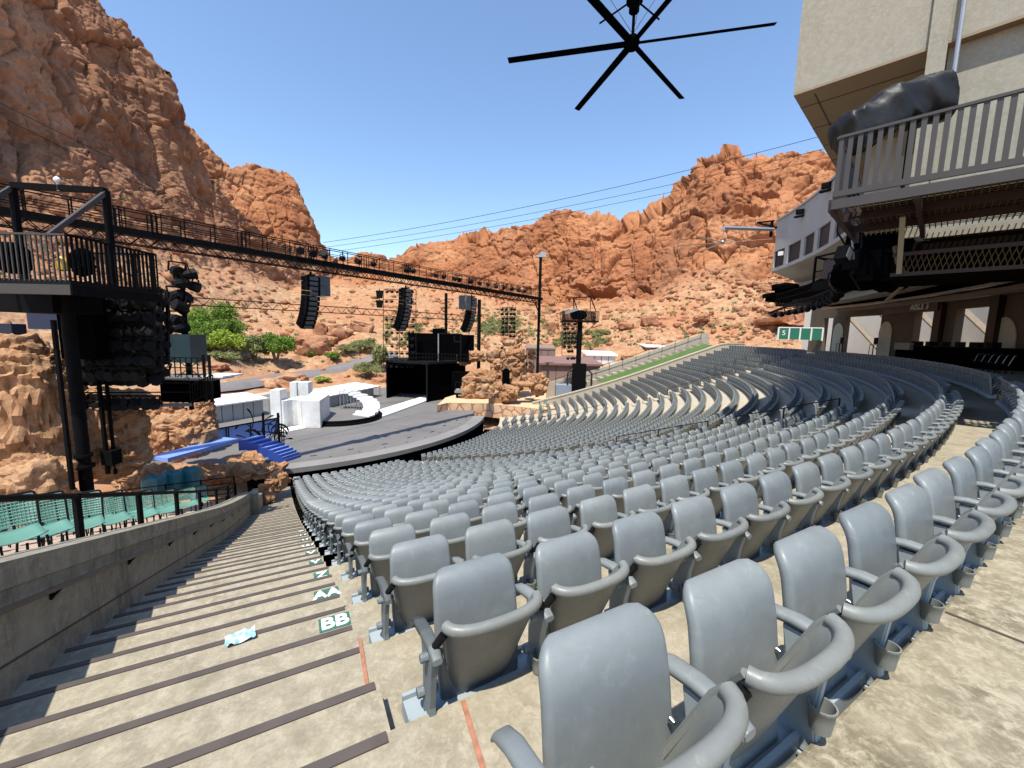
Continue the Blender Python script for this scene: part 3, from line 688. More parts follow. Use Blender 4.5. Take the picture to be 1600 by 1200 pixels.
# row letters on green plates
def letters(txt, p, size, name, parent, mat, xdir, ydir, ext=.002, bold=.0):
    cu = bpy.data.curves.new(name, 'FONT'); cu.body = txt; cu.size = size; cu.align_x = 'CENTER'; cu.align_y = 'CENTER'; cu.extrude = ext; cu.offset = bold
    tmp = bpy.data.objects.new('tmp', cu); COL.objects.link(tmp); dg = bpy.context.evaluated_depsgraph_get()
    me = bpy.data.meshes.new_from_object(tmp.evaluated_get(dg)); bpy.data.objects.remove(tmp)
    xd, yd = Vector(xdir).normalized(), Vector(ydir).normalized(); zd = xd.cross(yd)
    mt = Matrix((xd, yd, zd)).transposed().to_4x4(); mt.translation = Vector(p)-(Vector(ORG[parent.name]) if parent else Vector())
    me.transform(mt); me.materials.clear(); return link(name, me, mat, parent, org=ORG[parent.name] if parent else (0, 0, 0))
for k, t in ((2, 'BB'), (3, 'AA'), (4, 'Z'), (5, 'Y'), (6, 'X'), (7, 'W'), (8, 'V'), (9, 'U'), (10, 'T')):
    R = Rk(k)+EDGE-.80; u = u_first(k)-.57; p = ais(u, R, zrow(k)+.003); w = .115 if len(t) == 2 else .085
    m = MB(); m.obox(p, np.array([*TV, 0])*w, np.array([*NV, 0])*.085, (0, 0, .0015))
    o = m.build('row_sign', GREEN); ORG[o.name] = np.zeros(3)
    tag(o, 'worn green row plate lettered %s in white on a stair tread' % t, 'row sign', 'row letter plates on the stairs')
    letters(t, p+np.array([0, 0, .002]), .185, 'lettering', o, WHITEP, (*TV, 0), (-NV[0], -NV[1], 0), .001, .006)
m = MB(); b_ = ais(u_first(0)-.74, 52.3, zrow(0)+.003)
for i in range(7):
    q = b_+np.array([*NV, 0])*(i*.017-.05)+np.array([*TV, 0])*random.uniform(-.008, .008); m.obox(q, np.array([*TV, 0])*random.uniform(.006, .018), np.array([*NV, 0])*.009, (0, 0, .0015))
tag(m.build('torn_sign', GREEN), 'torn green remnant of a row plate beside the nearest seat', 'torn sign')

# ---------------------------------------------------------------- wall beside the stairs
def zstair(R): return zrow((RT+EDGE-R)/DP)+.05 if R < 53.1 else -1.36+.29*(R-53.1)
wall = MB(); rings = []
for i in range(41):
    R = 56.-(56.-33.9)*i/40; zt = zstair(R)+1.17; zb = zstair(R)-1.6
    b = -.10*((i-20)/20)**2+.10                         # slightly bowed in plan
    rings.append([ais(UW, R, zb), ais(UW, R, zt-.2), ais(UW+.015, R, zt-.19), ais(UW+.015, R, zt), ais(UW-.42, R, zt), ais(UW-.42, R, zb)])
wall.loft(rings)
wr = root('stair_wall', 'long concrete wall sloping down beside the left stairs below the green chairs', 'wall', ais(UW, 45, zstair(45)))
wall.build('wall_body', CONCW, wr)
gm = MB()
for i in range(40):
    R0_, R1_ = 56-(22.1)*i/40, 56-22.1*(i+1)/40
    gm.bar(ais(UW+.001, R0_, zstair(R0_)+.46), ais(UW+.001, R1_, zstair(R1_)+.46), .012, .014)
    for R in (): pass
gm.build('form_line', JOINT, wr)
hr = MB()
rail_pts = [ais(UW+.075, 55.5-21.3*i/30, zstair(55.5-21.3*i/30)+.86) for i in range(31)]
hr.tube(rail_pts, .021, 8)
hr.build('handrail', RAILB, wr, True)
for i in range(13):
    R = 54.2-1.62*i; z = zstair(R)+.86; m = MB(); m.bar(ais(UW+.005, R, z-.08), ais(UW+.07, R, z-.015), .018); m.bar(ais(UW+.012, R, z-.09), ais(UW+.012, R, z), .04, .014, (*TV, 0)); m.build('rail_bracket', DKSTEEL, wr)
w2 = MB(); rings = []
for i in range(9):
    R = 33.9-5.4*i/8; zt = zstair(R)+.85; rings.append([ais(UW+.25, R, zt-2.4), ais(UW+.25, R, zt), ais(UW-.35, R, zt), ais(UW-.35, R, zt-2.4)])
w2.loft(rings); w2.obox(ais(UW-.02, 34.0, zstair(34)+.2), np.array([*TV, 0])*.31, np.array([*NV, 0])*.14, (0, 0, .95))
tag(w2.build('stair_wall', CONC), 'short lower concrete wall with a square pier beside the stairs', 'wall')
# flank wall, lawn strip and outer wall on the far side
def flank(name, a, k0, k1, up, thick, label, mat=CONCL, top=None):
    m = MB(); rings = []
    for i in range(25):
        k = k0+(k1-k0)*i/24; R = Rk(k); z = (zrow(k) if k > 0 else zrow(0))+up
        p = pol(R, a); q = pol(R, a+math.degrees(thick/R)); rings.append([(*p[:2], z-1.9), (*p[:2], z), (*q[:2], z), (*q[:2], z-1.9)])
    m.loft(rings)
    r = root(name, label, 'wall', pol(Rk((k0+k1)/2), a, -5)); m.build('wall_body', mat, r)
    c = MB(); rg = []
    for i in range(25):
        k = k0+(k1-k0)*i/24; R = Rk(k); z = zrow(max(k, 0))+up
        p = pol(R, a-math.degrees(.05/R)); q = pol(R, a+math.degrees((thick+.05)/R)); rg.append([(*p[:2], z+.003), (*p[:2], z+.13), (*q[:2], z+.13), (*q[:2], z+.003)])
    c.loft(rg).build('coping', CONCL, r); return r
r1 = flank('flank_wall', A_FLANK+.3, -3, 25.5, 1.0, .3, 'long pale concrete wall with a coping at the far end of the rows')
lw = MB(); rg = []
for i in range(33):
    k = .8+15.2*i/32; R = Rk(k); rg.append([pol(R, A_FLANK+.3+math.degrees(.32/R), zrow(k)+.95), pol(R, A_FLANK+.75+math.degrees(2.6/R), zrow(k)+1.15)])
lw.loft(rg, closed=False); tag(lw.build('lawn', TURF), kind='structure')
stp = MB(); 
for i in range(22):
    k = .6+21.6*i/22; R = Rk(k); a = A_FLANK+.75+math.degrees(2.65/R); stp.obox(pol(R, a+math.degrees(.5/R), zrow(k)+1.0), np.array([cos(rad(a+90)), sin(rad(a+90)), 0])*.55, np.array([cos(rad(a)), sin(rad(a)), 0])*.3, (0, 0, .3))
tag(stp.build('lawn_steps', CONCL), 'flight of pale steps climbing beside the lawn strip', 'steps')
def aw(k): return A_FLANK+.75+math.degrees(4.2/Rk(k))
ow = MB(); rg = []
for i in range(25):
    k = -1+23.5*i/24; R = Rk(k); z = zrow(max(k, 0))+2.3; a = aw(k); p = pol(R, a); q = pol(R, a+math.degrees(.25/R)); rg.append([(*p[:2], z-3), (*p[:2], z), (*q[:2], z), (*q[:2], z-3)])
ow.loft(rg); r2 = root('outer_wall', 'outer pale concrete wall with thin handrail beyond the lawn strip', 'wall', pol(42, aw(10), -4)); ow.build('wall_body', CONCL, r2)
hm = MB()
for i in range(12):
    k = .5+1.9*i; a = aw(k)-math.degrees(.35/Rk(k)); hm.tube([pol(Rk(k), a, zrow(k)+1.7), pol(Rk(k), a, zrow(k)+2.7)], .03, 6)
hm.tube([pol(Rk(.5+.5*i), aw(.5+.5*i)-math.degrees(.35/Rk(.5+.5*i)), zrow(.5+.5*i)+2.7) for i in range(43)], .03, 6)
hm.build('handrail', DKSTEEL, r2)
# aisle steps and handrails inside the bowl
ast = MB()
for A_ in (A_AISLE2, A_AISLE3):
    for k in range(1, NROW):
        h = zrow(k-1)-zrow(k); R = Rk(k)+EDGE-.24
        ast.obox(pol(R, A_, zrow(k)+h/4), np.array([-sin(rad(A_)), cos(rad(A_)), 0])*.58, np.array([cos(rad(A_)), sin(rad(A_)), 0])*.237, (0, 0, h/4))
tag(ast.build('aisle_steps', CONCL), kind='structure')
def rail(k0, k1, a, label, hgt=.95):
    r = root('handrail', label, 'handrail', pol(Rk((k0+k1)/2), a, zrow((k0+k1)/2)), 0, 'handrails of the inner aisles')
    ks = [k0+(k1-k0)*i/8 for i in range(9)]; m = MB()
    m.tube([pol(Rk(k), a, zrow(k)+hgt) for k in ks], .018, 6); m.tube([pol(Rk(k), a, zrow(k)+hgt*.55) for k in ks], .014, 6); m.build('rail', BLACK, r, True)
    for k in (k0, (k0+k1)/2, k1): p = MB(); p.tube([pol(Rk(k), a, zrow(k)), pol(Rk(k), a, zrow(k)+hgt)], .025, 6); p.build('post', BLACK, r, True)
rail(3.2, 6.2, A_AISLE2-.2, 'upper black handrail of the shaded aisle, beside shaded blue-grey seats'); rail(7.2, 11.2, A_AISLE2-.2, 'black handrail halfway down the shaded aisle'); pass
rail(18, 28, A_AISLE3, 'thin black handrail low on the far steps near the carved rocks', .9); rail(6, 12, A_AISLE3, 'thin black handrail high on the far steps near the shade line', .9)

# ---------------------------------------------------------------- small things near the camera
lit = bmesh.new(); bmesh.ops.create_grid(lit, x_segments=14, y_segments=10, size=.5)
me = bpy.data.meshes.new('litter')
for v in lit.verts:
    x, y = v.co.x, v.co.y; v.co = Vector((x*.19, y*.12, .012+.035*abs(vnoise(np.array([[x*6+3, y*6, 1.]]), 3)[0])+.02*max(0, x)))
lit.to_mesh(me); lit.free(); pc = atz(376, 1000, zrow(2)+.17)
_k = zrow(2); pc = atz(376, 999, zrow(2)-.0)
m_, nt_, b_n = nodes('blue_white_paper'); f_ = noise(nt_, coords(nt_), 26., 3); nt_.links.new(ramp(nt_, f_, [(.42, (.72, .75, .78)), (.56, (.22, .48, .66))]), b_n.inputs['Base Color'])
o = link('litter', me, m_, smooth=True, org=pc); o.location = tuple(pc); o.rotation_euler = (0, 0, rad(35)); so_ = o.modifiers.new('solid', 'SOLIDIFY'); so_.thickness = .003
tag(o, 'crumpled blue and white wrapper lying on a stair tread', 'litter')
pl = MB(); pp = pol(52.98, math.degrees(ANG0)+4.1, zl+.012); n = 20
pl.add([(pp[0]+.075*cos(2*pi*i/n), pp[1]+.05*sin(2*pi*i/n), pp[2]+.02*(i % 3 == 0)) for i in range(n)]+[(pp[0]+.07*cos(2*pi*i/n), pp[1]+.045*sin(2*pi*i/n), pp[2]-.012) for i in range(n)], [tuple(range(n)), tuple(range(n, 2*n))[::-1]]+[(i, n+i, n+(i+1) % n, (i+1) % n) for i in range(n)])
tag(pl.build('paper_plate', CUPW), 'crushed white paper plate on the rail behind the last row', 'plate')
# ================================================================ stage
ZS = -9.6
def sp(x, y, z=ZS): return atz(x, y, z)
stg = root('stage', 'wide grey stage deck with a curved front edge and black fascia', 'stage', (-14, 42, ZS))
RL = 22.5
arc = [pol(RL-1.35, a)[:2] for a in np.linspace(-68, -1, 50)]
MB().prism([tuple(p) for p in arc]+[(-6, 72), (-36, 72), (-36, 44), (-31, 28)], ZS-.4, ZS).build('deck', STAGE, stg)
MB().ring(RL-1.33, RL, -68, -1, ZS-.35, ZS+.004, 60).build('curved_lip', STAGEL, stg)
MB().ring(RL-.3, RL-.1, -69, -1, ZS-2, ZS-.352, 60).build('fascia', BLACKM, stg)
for i in range(7):                                      # floor pockets near the front
    p = pol(RL-2.6-.3*(i % 2), -58+8.2*i, ZS+.004); MB().box(p, (.5, .16, .006), rad(-58+8.2*i+90)).build('floor_pocket', BLACK, stg)
for i in range(9):
    p = pol(RL-1.75, -55+6*i, ZS+.004); MB().box(p, (.16, .12, .006), rad(-55+6*i+90)).build('floor_pocket', BLACK, stg)
sm = MB(); a0, a1 = sp(444, 694), sp(640, 650); sm.bar(a0+np.array([0, 0, .004]), a1+np.array([0, 0, .004]), .05, .004); sm.build('deck_seam', BLACK, stg)
tag(MB().ring(RL, Rk(29)-.7, -70, 0, -11.3, -11.25, 40).build('pit_floor', BLACKM), kind='structure')
tag(MB().prism([tuple(sp(250, 700, -10.2)[:2]), tuple(sp(330, 690, -10.2)[:2]), tuple(sp(470, 655, -10.2)[:2]), (-22, 71), (-56, 71), (-48, 40)], -10.6, -9.72).build('yard', CONCL), kind='structure')
# ---- white set pieces
cpl = sp(533, 653); PR = 4.35
cp = root('round_platform', 'low round black-edged revolving platform in the middle of the stage', 'platform', cpl)
def disc(r, z0, z1, n=64, c=cpl): return MB().prism([(c[0]+r*cos(2*pi*i/n), c[1]+r*sin(2*pi*i/n)) for i in range(n)], z0, z1)
disc(PR, ZS, ZS+.22).build('lower_step', BLACK, cp); disc(PR-.2, ZS+.22, ZS+.5).build('rim', BLACK, cp); disc(PR-.35, ZS+.5, ZS+.515).build('top', STAGE, cp)
sw = root('curved_white_stair', 'bright white curved stair sweeping down round the back of the round platform', 'stair', cpl)
nst = 11
for i in range(nst):
    a0_, a1_ = rad(118-13*i), rad(118-13*(i+1)); z1 = ZS+.52+2.25*(1-i/(nst-.4)); m = MB(); sec = []
    ri, ro = PR-2.0-.1*(i > 8), PR-.25
    if i >= nst-2: ri = PR-2.6
    for t in range(4):
        a = a0_+(a1_-a0_)*t/3; sec.append([(cpl[0]+ri*cos(a), cpl[1]+ri*sin(a), z1-.22), (cpl[0]+ro*cos(a), cpl[1]+ro*sin(a), z1-.22), (cpl[0]+ro*cos(a), cpl[1]+ro*sin(a), z1), (cpl[0]+ri*cos(a), cpl[1]+ri*sin(a), z1)])
    m.loft(sec); m.build('tread', WHITEP, sw)
fr = MB()
for i in range(14):
    a = rad(114-9*i); h = 2.2*(1-i/15); p = np.array([cpl[0]+(PR-.5)*cos(a), cpl[1]+(PR-.5)*sin(a), ZS+.52]); q = np.array([cpl[0]+(PR-1.9)*cos(a), cpl[1]+(PR-1.9)*sin(a), ZS+.52])
    fr.bar(p, p+np.array([0, 0, h]), .06); fr.bar(q, q+np.array([0, 0, h]), .06); fr.bar(q+np.array([0, 0, h*.5]), p+np.array([0, 0, h*.5]), .05)
fr.build('frame', GALV, sw)
# tall white block and the curved white wall to its left
zt = ZS+2.9
bb = [sp(473, 669), sp(501, 669), sp(516, 655), sp(490, 648)]
tag(MB().prism([tuple(p[:2]) for p in bb], ZS, ZS+2.75).build('white_block', WHITEB, bevel=.04), 'tall square white block standing at the left edge of the round platform', 'set piece')
cw = MB(); rg = []
pl_ = [sp(472, 668), sp(466, 664), sp(458, 665), sp(450, 667), sp(444, 668), sp(438, 667)]
for i, p in enumerate(pl_):
    q = p+np.array([.5, 3.2, 0]); rg.append([(*p[:2], ZS), (*p[:2], ZS+2.65), (*q[:2], ZS+2.65), (*q[:2], ZS)])
cw.loft(rg); tag(cw.build('white_wall', WHITEB, bevel=.03), 'curved white wall flat beside the tall white block', 'set piece')
for (x0, x1, y1, h, lab) in ((424, 440, 668, 3.7, 'tallest narrow white block left of the curved white wall'), (454, 465, 640, 3.3, 'small white block showing behind the curved wall, beside the white stair'), (467, 483, 640, 3.3, 'wider white block showing behind the tall white block')):
    p, q = sp(x0, y1), sp(x1, y1); d = (q-p); nrm = np.array([-d[1], d[0], 0])/np.linalg.norm(d)
    tag(MB().prism([tuple(p[:2]), tuple(q[:2]), tuple((q+nrm*1.5)[:2]), tuple((p+nrm*1.5)[:2])], ZS, ZS+h).build('white_block', WHITEB, bevel=.03), lab, 'set piece')
f0 = [sp(432, 668), sp(472, 671), sp(464, 677), sp(420, 676)]
tag(MB().prism([tuple(p[:2]) for p in [sp(585, 645), sp(664, 620), sp(672, 626), sp(598, 653)]], ZS+.004, ZS+.2).build('white_runway', WHITEP), 'long low white runway from the round platform to the black stage house', 'runway')
tag(MB().prism([tuple(p[:2]) for p in [sp(398, 678), sp(470, 666), sp(478, 670), sp(390, 688)]], ZS+.004, ZS+.12).build('white_runway', WHITEP), 'low white floor strip left of the round platform', 'runway')
# ---- two white-roofed sheds
def shed(px, h, depth, lab, roofpx):
    p, q = sp(*px[0], -9.95), sp(*px[1], -9.95); d = q-p; L_ = np.linalg.norm(d); d = d/L_; n_ = np.array([-d[1], d[0], 0])
    r = root('shed', lab, 'shed', (p+q)/2)
    MB().prism([tuple((p+n_*0)[:2]), tuple(q[:2]), tuple((q+n_*depth)[:2]), tuple((p+n_*depth)[:2])], -9.95, -9.95+h).build('wall', SHED, r)
    m = MB(); a, b = p-d*.3-n_*.45, q+d*roofpx-n_*.45
    zz = -9.95+h+.05
    m.loft([[(*(t)[:2], zz-.0), (*(t+n_*(depth+1.2))[:2], zz+.35), (*(t+n_*(depth+1.2))[:2], zz+.47), (*(t)[:2], zz+.14)] for t in (a, b)]); m.build('roof', WHITEP, r)
    for i in range(1, 5):
        t = p+d*L_*i/5; s_ = MB(); s_.bar((*(t-n_*.012)[:2], -9.95), (*(t-n_*.012)[:2], -9.95+h), .05, .02); s_.build('batten', DKSTEEL, r)
    for t in (b-d*.1,): s_ = MB(); s_.tube([(*(t)[:2], -9.9), (*(t)[:2], zz)], .05, 6); s_.build('post', GALV, r)
    return r
shed(((330, 668), (412, 653)), 2.05, 3.0, 'white-roofed grey shed behind the blue walkway', .5)
shed(((513, 641), (584, 624)), 1.7, 3.0, 'white-roofed grey shed behind the white curved stair', 1.0)
# ---- blue walkway, curved stair and rock arch
zl_ = -7.55
A_ = atz(262, 716, zl_); B_ = atz(372, 686, zl_); Cc = atz(384, 690, zl_); 
bw = root('blue_walkway', 'bright blue ramp and curved stair stepping down onto the stage', 'walkway', B_)
d = B_-A_; d /= np.linalg.norm(d); n_ = np.array([-d[1], d[0], 0])
MB().prism([tuple(p[:2]) for p in (A_, B_+d*.1, B_+d*.1+n_*1.3, A_+n_*1.3)], zl_-.22, zl_).build('ramp', BLUEL, bw)
end = sp(447, 722); nst = 9
for i in range(nst):
    t0, t1 = i/nst, (i+1)/nst
    P0 = B_*(1-t0)+end*t0; P1 = B_*(1-t1)+end*t1; bow = np.array([.55, .1, 0])
    P0 = P0+bow*4*t0*(1-t0)*.9; P1 = P1+bow*4*t1*(1-t1)*.9; z = zl_+(ZS+.22-zl_)*((i+.35)/(nst-.65))
    w = np.array([.45, 1.25, 0]); mm = MB(); mm.prism([tuple(P0[:2]), tuple(P1[:2]), tuple((P1+w)[:2]), tuple((P0+w)[:2])], z-.02, z); mm.build('tread', BLUEL, bw)
    lo2 = max(ZS, z-.75); mm = MB(); mm.prism([tuple(P0[:2]), tuple(P1[:2]), tuple((P1+w)[:2]), tuple((P0+w)[:2])], lo2, z-.021); mm.build('stringer', BLUE, bw)
bp = root('blue_wall', 'pale blue flat wall panel with black rail behind the blue ramp', 'set piece', sp(380, 680))
p, q = atz(326, 700, -9.5), atz(437, 676, -9.5); u_ = (q-p)/np.linalg.norm(q-p); nn = np.array([-u_[1], u_[0], 0])
MB().prism([tuple(p[:2]), tuple(q[:2]), tuple((q+nn*.15)[:2]), tuple((p+nn*.15)[:2])], -9.5, -8.15).build('panel', BLUEL, bp)
m = MB(); m.bar((*(p-nn*.05)[:2], -8.1), (*(q-nn*.05)[:2], -8.1), .08, .12); m.build('top_rail', BLACK, bp)
for t in (.02, .22, .25, .55): m = MB(); e = p+(q-p)*t-nn*.12; m.bar((*e[:2], -9.5), (*e[:2], -8.1), .06); m.build('post', BLACK, bp)
# wrought iron gate
gt = root('iron_gate', 'black wrought iron gate with curling branches beside the blue stair', 'gate', sp(415, 700))
G0, G1 = atz(393, 700, -9.0), atz(440, 706, -9.3); G0 = np.array([*G0[:2], -9.1]); G1 = np.array([*G1[:2], -9.3])
for t, h, w in ((0, 1.5, .08), (.44, 2.9, .12), (.94, 3.0, .13), (1.03, 2.2, .06), (1.10, 1.9, .05)):
    p = G0+(G1-G0)*t; m = MB(); m.bar(p, p+np.array([0, 0, h]), w); m.build('post', BLACK, gt)
for j in range(26):
    p = G0+(G1-G0)*random.uniform(.02, .95)+np.array([0, 0, random.uniform(0, 1.9)]); a = random.uniform(.7, 2.4); pts = []
    u1 = (G1-G0)/np.linalg.norm(G1-G0); cv = random.choice((-1, 1))*random.uniform(.12, .34)
    for i in range(10): pts.append(p.copy()); p = p+(u1*cos(a)+np.array([0, 0, sin(a)]))*.17; a += cv
    m = MB(); m.tube(pts, [.035]*7+[.05, .075, .02], 6); m.build('branch', BLACK, gt, True)
for z in (0.05, 1.45): m = MB(); m.bar(G0+np.array([0, 0, z]), G1+np.array([0, 0, z]), .06); m.build('cross_bar', BLACK, gt)

# ---- carved rocks
def blob_mesh(blobs, seed, amp=1., sc=1., strata=.5, cells=1.):
    """one mesh of several displaced blobs: (centre, radii, rz)"""
    V = []; F = []
    for bi, (c, r, rz) in enumerate(blobs):
        bm = bmesh.new(); bmesh.ops.create_icosphere(bm, subdivisions=5 if max(r) > 1.1*sc else 4, radius=1)
        p = np.array([v.co[:] for v in bm.verts]); f = [tuple(v.index for v in q.verts) for q in bm.faces]; bm.free()
        p = np.sign(p)*np.abs(p)**.72                   # boxier than a ball
        q = p*np.array(r); q = np.stack([q[:, 0]*cos(rz)-q[:, 1]*sin(rz), q[:, 0]*sin(rz)+q[:, 1]*cos(rz), q[:, 2]], 1)+np.array(c)
        n = p/np.array(r); n /= np.linalg.norm(n, axis=1)[:, None]; n = np.stack([n[:, 0]*cos(rz)-n[:, 1]*sin(rz), n[:, 0]*sin(rz)+n[:, 1]*cos(rz), n[:, 2]], 1)
        s = 1/sc; w1, w2 = worley((q+fbm(q*s*.8, 2, seed+3)[:, None]*.35)*s*np.array([.62, .62, .85])*cells, seed+bi); cr_ = np.minimum(w2-w1, .28)/.28
        x1, x2 = worley(q*s*1.9*cells, seed+40); c2 = np.minimum(x2-x1, .25)/.25
        st = q[:, 2]*s*1.5+fbm(q*s*.5, 2, seed+5)*.8; saw = st-np.floor(st)
        y1, y2, yi = worley(q*s*1.35*np.array([1, 1, 1.4])+5, seed+60, True)
        d = amp*sc*(.26*fbm(q*s*.6, 4, seed+1)+.26*(cr_-.7)+.12*(c2-.6)+.26*(yi-.5)*(strata > 0)+.06*fbm(q*s*3, 3, seed+2)+strata*.24*(saw-.5))
        q = q+n*d[:, None]; n0 = len(V); V += [tuple(x) for x in q]; F += [tuple(i+n0 for i in t) for t in f]
    m = MB(); m.v = V; m.f = F; return m
def rockthing(name, label, cat, blobs, seed, mat=ROCKA, **k):
    m = blob_mesh(blobs, seed, **k); o = m.build(name, mat, smooth=True); o.data.set_sharp_from_angle(angle=rad(28)); return tag(o, label, cat)
def B(x, y, Y, r, dz=0., rz=0.): p = at(x, y, Y); return ((p[0], p[1], p[2]+dz), r, rz)
rockthing('rock_wall', 'tall carved tan rock wall behind the lighting pole at far left', 'rock formation',
          [B(40, 640, 14, (1.25, 1.0, 2.2)), B(18, 568, 14.2, (1.15, .9, 1.0)), B(-50, 640, 13.6, (1.0, 1.0, 2.4)), B(165, 668, 16, (1.3, 1.0, 1.35)), B(195, 622, 17.2, (1.1, .8, .42)), B(185, 715, 15.8, (1.0, .8, .62)), B(105, 690, 15, (1.05, .9, 1.3)), B(92, 600, 14.9, (.6, .7, 1.0))], 11, amp=.75, sc=.8, strata=.9)
rockthing('boulder', 'pale tan boulder at the foot of the carved wall beside the stacked green chairs', 'boulder', [B(60, 748, 11.6, (.9, .65, .72)), B(50, 775, 11.6, (1.0, .7, .7))], 14, strata=.2, sc=.7)
rockthing('boulder', 'brown rounded carved boulder beside the blue ramp', 'boulder', [B(292, 680, 26.5, (1.55, 1.2, 1.45)), B(318, 652, 27.5, (.7, .8, 1.5)), B(255, 695, 25.5, (.75, .9, .9)), B(322, 685, 27, (.6, .8, .8))], 17, strata=.25, sc=.9)
rockthing('rock_recess', 'shadowed brown carved rock recess behind the rounded boulder', 'rock formation', [B(240, 660, 28.5, (1.8, 1.0, 1.9)), B(280, 640, 30, (1.4, .9, 1.1))], 18, strata=.5, sc=.9)
rockthing('rock_bank', 'low ragged bank of carved rock below the blue ramp behind the railing', 'rock formation', [B(228, 748, 18.5, (1.1, .9, .45)), B(300, 740, 20, (1.7, .9, .38)), B(360, 738, 21.5, (1.3, .8, .42)), B(408, 735, 22.5, (.9, .7, .45)), B(430, 752, 20.8, (.36, .4, .5)), B(418, 768, 19.6, (.3, .35, .5)), B(441, 745, 22.6, (.3, .3, .4))], 19, strata=.6, sc=.6)
rockthing('rock_arch', 'fan-ribbed carved rock under the blue stair', 'rock formation', [B(392, 728, 26.8, (1.3, .6, .75)), B(418, 733, 26.6, (1.1, .5, .5))], 23, strata=.1, sc=1.1)
# right-hand carved rock tower and its stair
rt = root('rock_tower', 'tall craggy carved tower of tan rock right of the black stage house', 'rock formation', at(770, 620, 55))
blob_mesh([B(752, 604, 55, (2.5, 1.6, 2.15)), B(738, 608, 54.6, (1.5, 1.4, 1.9)), B(775, 612, 54.4, (1.2, 1.2, 1.5)), B(803, 585, 57, (1.7, 1.3, 3.0)), B(803, 556, 57, (1.7, 1.3, 1.0)), B(832, 553, 57, (.65, .7, .8)), B(811, 526, 58, (.55, .55, 1.2)), B(790, 535, 58, (.6, .6, .8)), B(800, 542, 57.5, (1.0, .9, .8)), B(744, 556, 59, (1.6, .9, .75)), B(772, 553, 59, (1.0, .9, 1.1)), B(778, 585, 57.5, (.9, 1.0, 2.0)), B(726, 562, 59.5, (1.0, .8, .7)), B(825, 585, 58, (.7, .8, 1.8))], 31, amp=1.0, sc=1.0, strata=.6).build('crag', ROCKA, rt, True)
p = at(790, 606, 53.6); pr = [(-.5, 0)]+[(-.5*cos(pi*i/10), 2.1+.6*sin(pi*i/10)) for i in range(11)]+[(.5, 0)]
MB().loft([[(p[0]+x, p[1]+dy, p[2]-.2+z) for x, z in pr] for dy in (0, 1.5)]).build('cave_opening', BLACKM, rt)
rockthing('boulder', 'round tan carved boulder right of the cave mouth', 'boulder', [B(842, 601, 52, (1.25, 1.1, 1.35)), B(824, 590, 53, (.7, .9, .5))], 37, strata=.15, sc=1.0)
rockthing('boulder', 'small carved boulder left of the cave mouth at the foot of the rock stair', 'boulder', [B(801, 617, 50, (.75, .7, .8)), B(790, 622, 50, (.5, .6, .5))], 38, strata=.15, sc=.8)
rs = root('rock_stair', 'carved rock stair climbing from the terrace to a flat landing', 'stair', at(775, 625, 50))
P0, P1 = at(774, 621, 50.2), at(800, 603, 51.5)
for i in range(8):
    t = i/7; c = P0*(1-t)+P1*t; mm = MB(); mm.box((c[0], c[1]+.4, c[2]-.6+.02*(i % 3)), (1.7-.5*t, .8, 1.0), .15+.06*i); o = mm.build('tread', ROCKA, rs, bevel=.08)
c = at(815, 596, 51); blob_mesh([((c[0]+.2, c[1]+.2, c[2]-.35), (1.5, .8, .32), .1), ((c[0]-1.6, c[1]-.1, c[2]-1.0), (.8, .7, .6), 0)], 39, amp=.5, sc=.7, strata=.4).build('landing', ROCKA, rs, True)
tr_ = root('stone_terrace', 'flat sandy terrace fronted by a crazy-paved stone wall right of the stage', 'terrace', atz(760, 650, -9))
tp = [atz(x, y, -8.75) for x, y in ((683, 634), (700, 630), (760, 631), (830, 638), (850, 641), (905, 634), (900, 610), (730, 612), (696, 622))]
m = MB(); m.prism([tuple(q[:2]) for q in tp], -10.4, -8.75)
mm_, nt_, bn_ = nodes('crazy_paving'); vv = N(nt_, 'ShaderNodeTexVoronoi', feature='DISTANCE_TO_EDGE'); vv.inputs['Scale'].default_value = .9; nt_.links.new(coords(nt_), vv.inputs['Vector'])
cc_ = ramp(nt_, noise(nt_, coords(nt_), .8, 5), [(.3, (.50, .30, .17)), (.7, (.66, .44, .27))]); nt_.links.new(mix(nt_, ramp(nt_, vv.outputs['Distance'], [(.03, (1, 1, 1)), (.09, (0, 0, 0))]), cc_, (.27, .14, .08)), bn_.inputs['Base Color']); bn_.inputs['Roughness'].default_value = .95
m.build('stone_wall', mm_, tr_)
MB().prism([tuple(q[:2]) for q in tp], -8.746, -8.68).build('sandy_top', M('pale_sand', (.58, .40, .24), .95, .1, .4, .2, 6), tr_)

# ---- black stage house with roof deck
sh = root('stage_house', 'big black stage house with a railed roof deck of black screens', 'stage house', sp(660, 625))
q0, q1, q2 = sp(605, 622), sp(668, 628), sp(727, 619)
zc = q0[2]+5.0
zr = atz(612, 570, 1)[2]
hz = lambda p, y, x: float(ray(x, y)[2]/ray(x, y)[1]*p[1])
z_top = hz(q1, 566, 668); d1 = np.array([q2[0]-q1[0], q2[1]-q1[1]+2.5, 0]); d1 /= np.linalg.norm(d1); back = np.array([-.25, 1, 0])*7
MB().prism([tuple(q1[:2]), tuple(q2[:2]), tuple((q2+back)[:2]), tuple((q1+back)[:2])], ZS, z_top-.3).build('side_wall', BLACKM, sh)
bk = q0+np.array([.2, 5.5, 0]); MB().prism([tuple(bk[:2]), tuple((q1+np.array([0, 6, 0]))[:2]), tuple((q1+np.array([0, 6.2, 0]))[:2]), tuple((bk+np.array([0, .2, 0]))[:2])], ZS, z_top-.3).build('back_curtain', BLACKM, sh)
